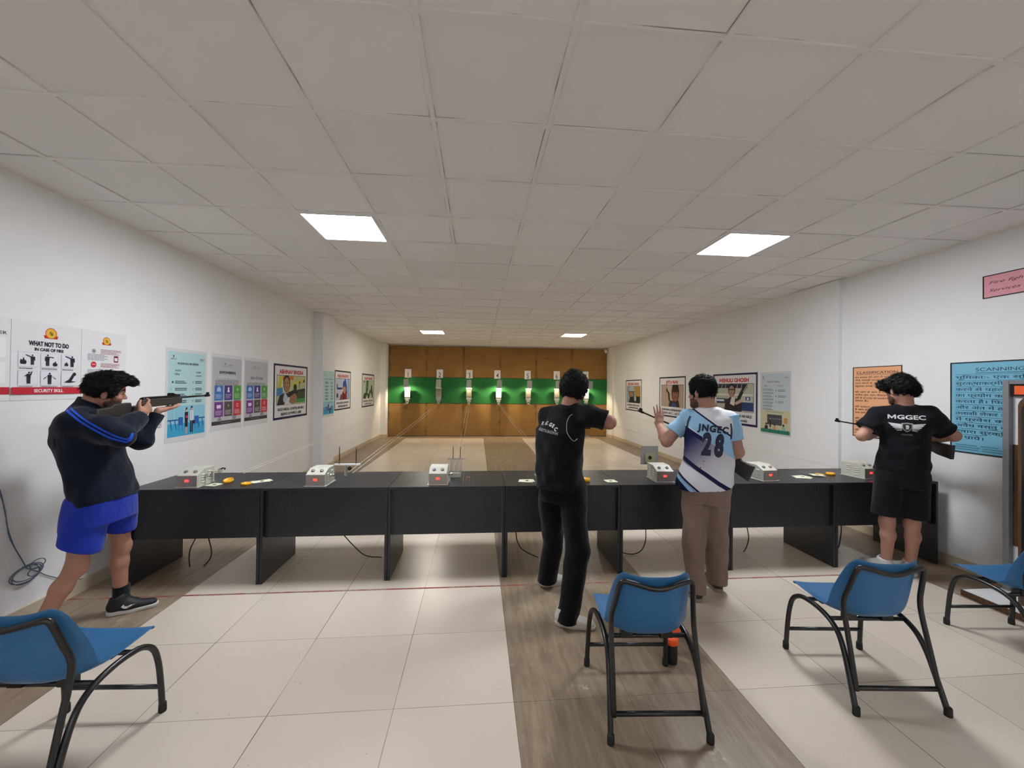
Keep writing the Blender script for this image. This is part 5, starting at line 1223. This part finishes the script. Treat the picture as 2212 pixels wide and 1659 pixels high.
# ============ shooter in black jeans =======================================
def make_letters(text, cap, width, bold, shear=0, sp=1.0):
    vs, fs = text2d(text, bold, shear, sp); k = cap/.73; kx = width/vs[:, 0].max()
    return [(x*kx-width/2, y*k) for x, y in vs], fs
def person_b():
    t = thing('person', 'person in black shirt and black jeans aiming over the middle of the table', 'person', (.95, 1.5, 0))
    sk = skin_mat('skin_brown', 'AC7D6C')
    c = V(.965, 1.50, 1.605); fr = head_frame(30, -6, 10); neck = V(.925, 1.50, 1.475); yw = math.radians(-50)
    rs, re, rw = V(1.055, 1.385, 1.43), V(1.188, 1.33, 1.385), V(1.125, 1.60, 1.385)
    ls, le, lw = V(.81, 1.625, 1.41), V(.93, 1.83, 1.20), V(1.105, 1.985, 1.375)
    rifle('dark air rifle aimed downrange, hidden before the shooter in black jeans', (1.065, 1.45, 1.48), (1.115, 2.54, 1.50))
    rh, rk, rA = V(.945, 1.42, .88), V(.975, 1.35, .47), V(.865, 1.235, .09)
    lh, lk, lA = V(.835, 1.57, .88), V(.840, 1.68, .46), V(.845, 1.80, .09)
    F = Field((.60, 1.02, 0), (1.38, 2.2, 1.80), .0055)
    add_head(F, c, fr, neck)
    F.stack([(.89,1.5,.84,.12,.08,yw),(.875,1.5,1.05,.12,.08,yw),(.88,1.5,1.28,.13,.085,yw),(.91,1.5,1.40,.12,.065,yw),(.92,1.5,1.45,.06,.06,yw)], .03)
    arm(F, rs, re, rw, sc=1.15); arm(F, ls, le, lw)
    add_hand(F, rw, V(-.15, .75, .35), V(-.9, -.1, .1), 1, curl=(.4, .75, .8, .85)); add_hand(F, lw, V(-.3, .85, .15), V(0, -.1, 1), 1, curl=(.35, .4, .45, .5))
    leg(F, rh, rk, rA, sc=.84); leg(F, lh, lk, lA, sc=.84)
    for q_ in (rA, lA): F.cone(q_, q_+V(0, 0, -.04), .034, .028, .02)
    F.mesh('body', sk, t)
    hair_obj(c, fr, t, sz=(.096, .112, .116), up=.040, back=-.014, seed=14, amp=.004, nape=-.085, wav=(120, 240))
    eyes(c, fr, t)
    bk = cloth_mat('black_cotton', '101114', sheen=.08); wr = wrinkle(31, .011, 8, 12, 32, (1, 1, .7)); wf = wrinkle(32, .004, 8, 30, 70)
    wh = wrinkle(33, .014, 4, 8, 20, (.5, .5, 3))
    dz = lambda X, Y, Z: wr(X, Y, Z)+wf(X, Y, Z)+wh(X, Y, Z)*np.clip((1.02-Z)*6, 0, 1)
    F = Field((.58, 1.18, .78), (1.36, 2.0, 1.58), .006)
    F.stack([(.88,1.50,.885,.168,.138,yw),(.875,1.50,.93,.180,.155,yw),(.865,1.50,1.02,.172,.148,yw),(.862,1.50,1.2,.172,.145,yw),(.875,1.50,1.31,.188,.14,yw),(.895,1.50,1.38,.14,.105,yw),(.92,1.50,1.47,.075,.07,yw)], .04, disp=dz, tilt=(.03, 0))
    F.cone(neck+V(0,0,-.015), rs, .062, .072, .05, disp=wf); F.cone(neck+V(0,0,-.015), ls, .062, .074, .05, disp=wf)
    d_ = nrm(re-rs); e = rs+d_*.125; F.cone(rs, e+d_*.03, .078, .076, .04, disp=dz, clip=[(e, d_)])
    d_ = nrm(le-ls); e = ls+d_*.2; F.cone(ls, e, .075, .07, .04, disp=dz, clip=[(e, d_)])
    F.cut(neck+V(0, 0, .040), (-.05, .25, 1))
    F.cone(neck+V(.0,.0,.02), neck+V(.02,.0,.15), .056, .060, 0, op='s')
    sh = F.mesh('shirt', bk, t)
    wm = mat('white_print', 'D8D8DA', rough=.5); gm = mat('grey_print', '9A9CA0', rough=.5); pm = mat('pale_piping', 'C8B8AC', rough=.6)
    nb = nrm(V(.74, .67, -.08)); ux = nrm(np.cross(nb, V(0,0,1))); uy = np.cross(ux, nb); o = V(.875, 1.5, 1.335)-nb*.25
    # lettering arcs across the back
    x = -.125
    for ch, dy, ro in (('R', .006, 0), ('.', .008, 0), (' G', .012, -.1), ('.', .010, 0), (' G', .005, -.2), ('E', -.004, -.25), ('C', -.022, -.35)):
        vs, fs = text2d(ch.strip(), .035); k = .026/.73; w_ = vs[:, 0].max()*k
        decal('lettering', sh, sh, [(x+px*k*math.cos(ro)-py*k*math.sin(ro), dy+px*k*math.sin(ro)+py*k*math.cos(ro)) for px, py in vs], fs, wm, o, ux, uy, nb, .002)
        x += w_+(.007 if ch != '.' else .012)
    vs, fs = make_letters('NAGROTA.BAGWAN', .022, .20, .02); c5, s5 = math.cos(-.12), math.sin(-.12)
    decal('lettering', sh, sh, [((x-.030)*c5-y*s5, -.045+(x)*s5+y*c5) for x, y in vs], fs, gm, o, ux, uy, nb, .002)
    pp = smooth_path([Vector((*q, 0)) for q in ((.120,.100),(.108,.085),(.104,.055),(.110,.02),(.124,-.02),(.146,-.06),(.160,-.082),(.17,-.088),(.182,-.07))], 6)
    ribbon('shoulder_piping', sh, sh, [(v.x, v.y) for v in pp], .003, pm, o, ux, uy, nb, .002)
    # jeans
    jm = cloth_mat('black_denim', '0C0C0F', sheen=.1); wj = wrinkle(41, .009, 8, 14, 40, (1, 1, .5)); w2 = wrinkle(42, .003, 7, 22, 60, (.8, .8, 1.1))
    dj = lambda X, Y, Z: wj(X, Y, Z)+w2(X, Y, Z)
    F = Field((.62, 1.05, .0), (1.2, 2.0, .98), .006)
    F.stack([(.89,1.5,.78,.145,.125,yw),(.885,1.50,.95,.158,.13,yw)], .05, disp=dj)
    for h_, k_, a_ in ((rh, rk, rA), (lh, lk, lA)):
        F.cone(h_, k_, .102, .082, .03, disp=dj); e = a_+V(0, 0, -.05); F.cone(k_, e+V(0,0,-.03), .080, .078, .03, disp=dj, clip=[(e, (0,0,-1))])
    F.mesh('jeans', jm, t)
    mu = mat('white_suede', 'C9C5BE', rough=.7, var=.12, vscale=22); ms2 = mat('off_white_sole', 'B8B0A4', rough=.7)
    sneaker(t, (.795, 1.27), (1.06, 1.185), 0, mu, ms2, lace=mat('white_lace', 'D8D6D2'), name='shoe')
    sneaker(t, (.775, 1.80), (1.04, 1.84), 0, mu, ms2, lace=mat('white_lace', 'D8D6D2'), name='shoe')
person_b()

# ============ player in the number 28 jersey ===============================
def jersey_mat():
    m = mat('printed_jersey', 'E4E4EC', rough=.7, spec=.2); g = NT(m); p = g.obj()
    # coordinates across the back: a along the shoulder line, z up
    s_ = g.sep(p); yw = math.radians(28)
    a = g.m('ADD', g.m('MULTIPLY', g.m('SUBTRACT', s_[0], 2.045), math.cos(yw)), g.m('MULTIPLY', g.m('SUBTRACT', s_[1], 1.55), -math.sin(yw)))
    z = g.m('SUBTRACT', s_[2], 1.13)
    W, N, B = lin('E2E2EA'), lin('161D45'), lin('9CC8EC')
    def lt(x, y): return g.m('LESS_THAN', x, y)
    def gt(x, y): return g.m('GREATER_THAN', x, y)
    def line(k, b): return g.m('SUBTRACT', z, g.m('MULTIPLY_ADD', a, k, b))     # above the line > 0
    def band(k, b0, b1): return g.m('MULTIPLY', gt(line(k, b0), 0), lt(line(k, b1), 0))
    col = W
    # halftone field fading from navy at the left to white at the lower right
    f = g.m('FRACT', g.m('MULTIPLY', line(-.62, 0), 115)); fade = g.m('ADD', g.m('MULTIPLY', g.m('ADD', a, .15), 2.0), g.m('MULTIPLY', g.m('SUBTRACT', .12, z), 1.7))
    ht = g.m('GREATER_THAN', f, g.m('MULTIPLY_ADD', fade, .85, .16)); fld = g.m('MULTIPLY', band(-.62, -.175, .115), 1)
    col = g.mix(g.m('MULTIPLY', ht, fld), col, N)
    soft = g.m('MULTIPLY', g.ramp(fade, .02, .62, inv=True), fld); col = g.mix(soft, col, lin('2A2F6A'))
    solid = g.m('MULTIPLY', band(-.62, -.175, .10), g.ramp(fade, .02, .22, inv=True)); col = g.mix(solid, col, N)
    col = g.mix(g.m('MULTIPLY', band(-.75, .115, .275), lt(a, .3)), col, B)          # broad pale blue diagonal
    col = g.mix(g.m('MULTIPLY', band(-.75, .265, .280), gt(z, -.2)), col, N)
    col = g.mix(g.m('MULTIPLY', band(-.62, .085, .118), lt(a, -.03)), col, N)
    col = g.mix(g.m('MULTIPLY', band(-.66, -.168, -.132), 1), col, N)
    col = g.mix(band(-.80, -.335, -.315), col, N)
    low = lt(line(-.85, -.345), 0); col = g.mix(low, col, N)
    col = g.mix(band(-.85, -.385, -.350), col, B)
    # scattered small navy ticks
    v = g.n('TexVoronoi'); g.put(v.inputs['Vector'], p); v.inputs['Scale'].default_value = 17; v.inputs['Randomness'].default_value = .8
    col = g.mix(g.m('MULTIPLY', lt(v.outputs['Distance'], .085), .8), col, N)
    g.put(g.b.inputs['Base Color'], col); g.bump(g.noise(p, 420, 2), .15, .002)
    return m
def person_c():
    t = thing('person', 'person in white and navy number 28 jersey and brown trousers raising one open hand', 'person', (2.05, 1.55, 0))
    sk = skin_mat('skin_warm', 'AE8270')
    c = V(2.012, 1.56, 1.60); fr = head_frame(-28, -4, 0); neck = V(2.06, 1.545, 1.465); yw = math.radians(-28)
    rs, re, rw = V(2.195, 1.475, 1.395), V(2.235, 1.44, 1.15), V(2.20, 1.66, 1.08)
    ls, le, lw = V(1.93, 1.62, 1.405), V(1.775, 1.655, 1.205), V(1.80, 1.84, 1.315)
    butt = V(2.43, 1.50, 1.055); mz = nv(reach(Vector(butt), 1378, 888, 1.10)); 
    rifle('dark air rifle held low across the body by the person in the number 28 jersey', butt, mz, up=(.1, .1, 1))
    d_ = nrm(mz-butt); grip = butt+d_*.33+V(0, 0, -.06); rw = grip+V(.03, -.05, -.02)
    rh, rk, rA = V(2.118, 1.535, .84), V(2.165, 1.59, .45), V(2.185, 1.625, .10)
    lh, lk, lA = V(1.968, 1.60, .84), V(1.962, 1.57, .44), V(1.955, 1.50, .10)
    F = Field((1.58, 1.2, 0), (2.52, 2.12, 1.80), .0055)
    add_head(F, c, fr, neck)
    F.stack([(2.05,1.56,.80,.12,.085,yw),(2.05,1.55,1.02,.12,.085,yw),(2.05,1.55,1.28,.13,.085,yw),(2.055,1.55,1.40,.12,.065,yw),(2.06,1.55,1.46,.06,.06,yw)], .03)
    arm(F, rs, re, rw, sc=1.08); arm(F, ls, le, lw, sc=1.08)
    add_hand(F, rw, V(-.55, .6, .25), V(-.3, .2, .9), -1, curl=(.5, .7, .75, .8)); add_hand(F, lw, V(.02, .12, 1), V(.1, 1, 0), 1, curl=(.06, .05, .08, .14), thumb_dir=V(.75, .25, .55), spread=.10, sc=1.05)
    leg(F, rh, rk, rA, sc=.84); leg(F, lh, lk, lA, sc=.84)
    for q_ in (rA, lA): F.cone(q_, q_+V(0, 0, -.04), .034, .028, .02)
    F.mesh('body', sk, t)
    hair_obj(c, fr, t, sz=(.084, .103, .106), up=.038, back=-.014, seed=24, amp=.0035, nape=-.062)
    beard_obj(c, fr, t, m=mat('stubble', '54392E')); eyes(c, fr, t)
    jm = jersey_mat(); wr = wrinkle(51, .009, 8, 12, 34, (1, 1, .8)); wf = wrinkle(52, .0045, 8, 34, 80)
    dz = lambda X, Y, Z: wr(X, Y, Z)+wf(X, Y, Z)
    F = Field((1.76, 1.22, .76), (2.42, 1.95, 1.56), .006)
    F.stack([(2.045,1.555,.865,.200,.170,yw),(2.047,1.55,.92,.200,.170,yw),(2.055,1.55,1.05,.178,.15,yw),(2.06,1.55,1.22,.170,.138,yw),(2.06,1.55,1.34,.182,.132,yw),(2.06,1.55,1.40,.165,.112,yw),(2.06,1.55,1.465,.08,.072,yw)], .04, disp=dz, tilt=(.14, 0))
    F.cone(neck+V(0,0,-.03), rs+V(-.02,.01,0), .066, .070, .05, disp=wf); F.cone(neck+V(0,0,-.03), ls+V(.02,-.01,0), .066, .070, .05, disp=wf)
    for q_ in (rs, ls): F.ell(q_, (.062, .062, .062), None, .03)
    F.cut(neck+V(0, 0, .028), (0, .3, 1)); F.cone(neck, neck+V(0,0,.15), .053, .055, 0, op='s')
    sh = F.mesh('jersey', jm, t)
    slv = cloth_mat('pale_blue_sleeve', '9CC6E6', sheen=.05, var=.08)
    for s0, e0, ln in ((rs, re, .16), (ls, le, .165)):
        d_ = nrm(e0-s0); e = s0+d_*ln; F = Field(s0-.2, s0+.2, .0055)
        F.cone(s0-d_*.02, e+d_*.03, .065, .070, .0, disp=dz, clip=[(e, d_), (s0-d_*.035, -d_)]); F.mesh('sleeve', slv, sh)
    cm = mat('maroon_trim', '3A1A26', rough=.7); ring = [neck+V(.056*math.cos(a_), .056*math.sin(a_), .027-.018*math.sin(a_)) for a_ in np.linspace(0, 2*PI, 33)]
    MB().tube(ring, .0065, cm, 8).build('collar', sh)
    nb = nrm(V(.42, .90, -.04)); ux = nrm(np.cross(nb, V(0,0,1))); uy = np.cross(ux, nb); o = V(2.055, 1.55, 1.10)-nb*.3
    ink_ = mat('navy_print', '141A3C', rough=.6); wh_ = mat('jersey_white', 'E6E6EE', rough=.6)
    vs, fs = make_letters('JNGEC', .050, .215, .05, 0, 1.2); c5, s5 = math.cos(-.10), math.sin(-.10)
    decal('lettering', sh, sh, [((x+.025)*c5-y*s5, .205+(x+.025)*s5+y*c5) for x, y in vs], fs, ink_, o, ux, uy, nb, .0025)
    for dg_, x0 in (('2', -.043), ('8', .043)):
        vs, fs = make_letters(dg_, .160, .066, .06); decal('jersey_number', sh, sh, [(x+x0+y*.10+.02, .030+y-.10*x0) for x, y in vs], fs, ink_, o, ux, uy, nb, .0025)
    for pl_ in (((-.128,.315),(-.142,.28),(-.150,.24),(-.153,.19),(-.156,.14)), ((.150,.27),(.156,.23),(.157,.19),(.155,.15))):
        pp = smooth_path([Vector((*q, 0)) for q in pl_], 6); ribbon('armhole_piping', sh, sh, [(v.x, v.y) for v in pp], .011, ink_, o, ux, uy, nb, .0045)
    tm = cloth_mat('brown_trouser_cloth', '8A7468', sheen=.1, var=.1); wj = wrinkle(61, .010, 8, 14, 40, (1, 1, .4)); w2 = wrinkle(62, .004, 7, 22, 60, (.8, .8, 1.1))
    dj = lambda X, Y, Z: wj(X, Y, Z)+w2(X, Y, Z)
    F = Field((1.78, 1.2, .04), (2.34, 1.9, .97), .006)
    F.stack([(2.045,1.565,.74,.150,.125,yw),(2.045,1.56,.84,.168,.142,yw),(2.045,1.56,.93,.155,.125,yw)], .04, disp=dj)
    for h_, k_, a_ in ((rh, rk, rA), (lh, lk, lA)):
        F.cone(h_, k_, .096, .083, .025, disp=dj); e = a_+V(0, 0, -.035); F.cone(k_, e+V(0,0,-.02), .082, .068, .03, disp=dj, clip=[(e, (0,0,-1))])
    F.mesh('trousers', tm, t)
    mu = mat('dark_trainer', '35302E', rough=.7, var=.45, vscale=30); ms2 = mat('tan_sole', '8A7C6C', rough=.7); sp = mat('white_tab', 'D0D0D0')
    for (hx, hy), (tx, ty) in (((1.945, 1.455), (1.965, 1.73)), ((2.195, 1.595), (2.235, 1.86))):
        s_, Q = sneaker(t, (hx, hy), (tx, ty), 0, mu, ms2, high=.015)
        MB().lathe([(0,0),(.009,0),(.009,.004),(0,.004)], sp, 14, Matrix.Translation(Vector(Q(-.012, 0, .075)))@Matrix.Rotation(PI/2, 4, 'X')).build('heel_tab', s_)
person_c()

# ============ man in black shorts by the right wall ========================
def person_d():
    t = thing('person', 'person in black printed shirt and black shorts holding an air rifle by the right wall', 'person', (3.97, 1.75, 0))
    sk = skin_mat('skin_rose', 'B48674')
    c = V(3.935, 1.735, 1.635); fr = head_frame(4, -8, 0); neck = V(3.965, 1.72, 1.49); yw = math.radians(-40)
    ls, le, lw = V(3.83, 1.83, 1.415), V(3.695, 1.85, 1.225), V(3.80, 2.03, 1.18)
    rs, re, rw = V(4.085, 1.625, 1.415), V(4.285, 1.60, 1.255), V(4.13, 1.80, 1.22)
    butt = V(4.35, 1.65, 1.20); mz = nv(reach(Vector(butt), 1804, 910, 1.08))
    rifle('dark air rifle held across the chest by the person in black shorts', butt, mz, up=(0, .2, 1))
    d_ = nrm(mz-butt); rw = butt+d_*.36+V(.0, -.055, -.03); lw = butt+d_*.66+V(0, -.05, -.05)
    rh, rk, rA = V(4.045, 1.70, .88), V(4.055, 1.735, .47), V(4.095, 1.785, .09)
    lh, lk, lA = V(3.885, 1.79, .88), V(3.905, 1.815, .46), V(3.935, 1.85, .09)
    F = Field((3.48, 1.4, 0), (4.55, 2.4, 1.86), .0055)
    add_head(F, c, fr, neck)
    F.stack([(3.97,1.75,.82,.12,.085,yw),(3.97,1.74,1.05,.12,.08,yw),(3.965,1.73,1.30,.13,.08,yw),(3.965,1.725,1.43,.12,.065,yw),(3.965,1.72,1.49,.06,.06,yw)], .03)
    arm(F, rs, re, rw, sc=1.05); arm(F, ls, le, lw, sc=1.05)
    add_hand(F, rw, V(-.6, .6, .1), V(.2, .8, .4), -1, curl=(.4, .7, .75, .8)); add_hand(F, lw, V(-.2, .75, .4), V(-.3, .3, .9), 1, curl=(.5, .55, .6, .65))
    leg(F, rh, rk, rA, sc=1.05); leg(F, lh, lk, lA, sc=1.05);
    for q_ in (rA, lA): F.cone(q_, q_+V(0, 0, -.04), .034, .028, .02)
    F.mesh('body', sk, t)
    def fluff(F, q, fr, w1):
        for a, b, d, r_ in ((-.055, .06, .05, .040), (-.07, .02, .07, .035), (.07, -.02, .03, .038), (.0, -.08, .03, .045), (.05, -.07, .0, .042), (-.06, .09, .06, .040), (.03, .02, .10, .045), (.065, -.05, -.015, .036)):
            F.ell(q(a, b, d), (r_, r_, r_), fr, .03, disp=w1)
    hair_obj(c, fr, t, sz=(.084, .102, .108), up=.038, back=-.018, seed=34, amp=.006, nape=-.075, extra=fluff, wav=(80, 170), curl=1.0)
    beard_obj(c, fr, t, m=mat('stubble', '54392E')); eyes(c, fr, t)
    bk = cloth_mat('black_jersey_cloth', '121318', sheen=.08); wr = wrinkle(71, .011, 8, 12, 32, (1, 1, .8)); wf = wrinkle(72, .0045, 8, 30, 70)
    dz = lambda X, Y, Z: wr(X, Y, Z)+wf(X, Y, Z)
    F = Field((3.55, 1.4, .84), (4.42, 2.1, 1.6), .006)
    F.stack([(3.975,1.75,.93,.180,.145,yw),(3.975,1.745,1.0,.178,.142,yw),(3.97,1.74,1.12,.160,.132,yw),(3.965,1.73,1.28,.168,.13,yw),(3.965,1.73,1.37,.17,.12,yw),(3.965,1.725,1.43,.13,.095,yw),(3.965,1.72,1.495,.08,.07,yw)], .04, disp=dz, tilt=(.02, 0))
    F.cone(neck+V(0,0,-.03), rs, .066, .076, .05, disp=wf); F.cone(neck+V(0,0,-.03), ls, .066, .076, .05, disp=wf)
    for s0, e0, ln in ((rs, re, .185), (ls, le, .155)):
        d_ = nrm(e0-s0); e = s0+d_*ln; F.cone(s0, e+d_*.04, .083, .082, .04, disp=dz, clip=[(e, d_)])
    F.cut(neck+V(0, 0, .03), (0, .25, 1)); F.cone(neck, neck+V(0,0,.15), .060, .062, 0, op='s')
    sh = F.mesh('shirt', bk, t)
    wm = mat('white_print', 'D8D8DA', rough=.5); gm = mat('grey_print', '9A9CA0', rough=.5); dm = mat('dark_print', '1C1D22')
    nb = nrm(V(.64, .77, -.03)); ux = nrm(np.cross(nb, V(0,0,1))); uy = np.cross(ux, nb); o = V(3.965, 1.73, 1.395)-nb*.3
    L2 = lambda s_, cap, wd, dx, dy, m_, b_=.02: decal('lettering', sh, sh, [(x+dx, y+dy) for x, y in make_letters(s_, cap, wd, b_)[0]], make_letters(s_, cap, wd, b_)[1], m_, o, ux, uy, nb, .0025)
    L2('MGGEC', .036, .235, .0, -.005, wm, .028)
    def shp(nm, pts, m_, lift=.0025): decal(nm, sh, sh, pts, [tuple(range(len(pts)))], m_, o, ux, uy, nb, lift)
    for s_ in (-1, 1):   # wing feathers
        for k in range(5):
            y0 = -.050-.011*k; L_ = .105-.013*k
            shp('emblem_wing', [(s_*.030, y0-.010), (s_*.030, y0+.001), (s_*(.02+L_*.75), y0+.010-.004*k), (s_*(.012+L_), y0+.012-.006*k), (s_*(.02+L_*.8), y0-.002-.003*k)], wm if k < 3 else gm)
    shp('emblem_shield', [(-.036,-.040),(0,-.034),(.036,-.040),(.034,-.075),(.020,-.100),(0,-.116),(-.020,-.100),(-.034,-.075)], gm, .003)
    shp('emblem_field', [(-.027,-.048),(0,-.043),(.027,-.048),(.026,-.075),(.015,-.094),(0,-.106),(-.015,-.094),(-.026,-.075)], dm, .0045)
    shp('emblem_figure', [(-.010,-.058),(.004,-.054),(.012,-.066),(.010,-.090),(-.008,-.092)], wm, .0055)
    L2('COASTERS', .011, .070, .0, -.142, gm, .0)
    st = cloth_mat('black_short_cloth', '15151A', sheen=.1); ws = wrinkle(81, .006, 8, 14, 40, (1, 1, .5))
    F = Field((3.68, 1.45, .48), (4.28, 2.06, 1.02), .006)
    F.stack([(3.97,1.745,.80,.160,.130,yw),(3.97,1.745,.99,.170,.135,yw)], .04, disp=ws)
    for h_, k_ in ((rh, rk), (lh, lk)):
        d_ = nrm(k_-h_); e = h_+d_*.345; F.cone(h_, e, .102, .106, .03, disp=ws, clip=[(e, d_)])
    F.mesh('shorts', st, t)
    bs_ = cloth_mat('white_sock_cloth', 'C8C8CA')
    for A in (lA, rA):
        F = Field(A-.12, A+.12, .005); F.cone(A+V(0,0,-.03), A+V(0,0,.05), .044, .044, 0, clip=[(A+V(0,0,.035), (0,0,1))]); F.mesh('sock', bs_, t)
    mu = mat('white_trainer', 'C4C2C0', rough=.7, var=.1, vscale=22); ms2 = mat('off_white_sole', 'B8B0A4')
    sneaker(t, (3.92, 1.80), (3.90, 2.07), 0, mu, ms2); sneaker(t, (4.09, 1.735), (4.12, 2.0), 0, mu, ms2)
person_d()
bpy.data.objects.remove(_to); bpy.data.curves.remove(_tc)
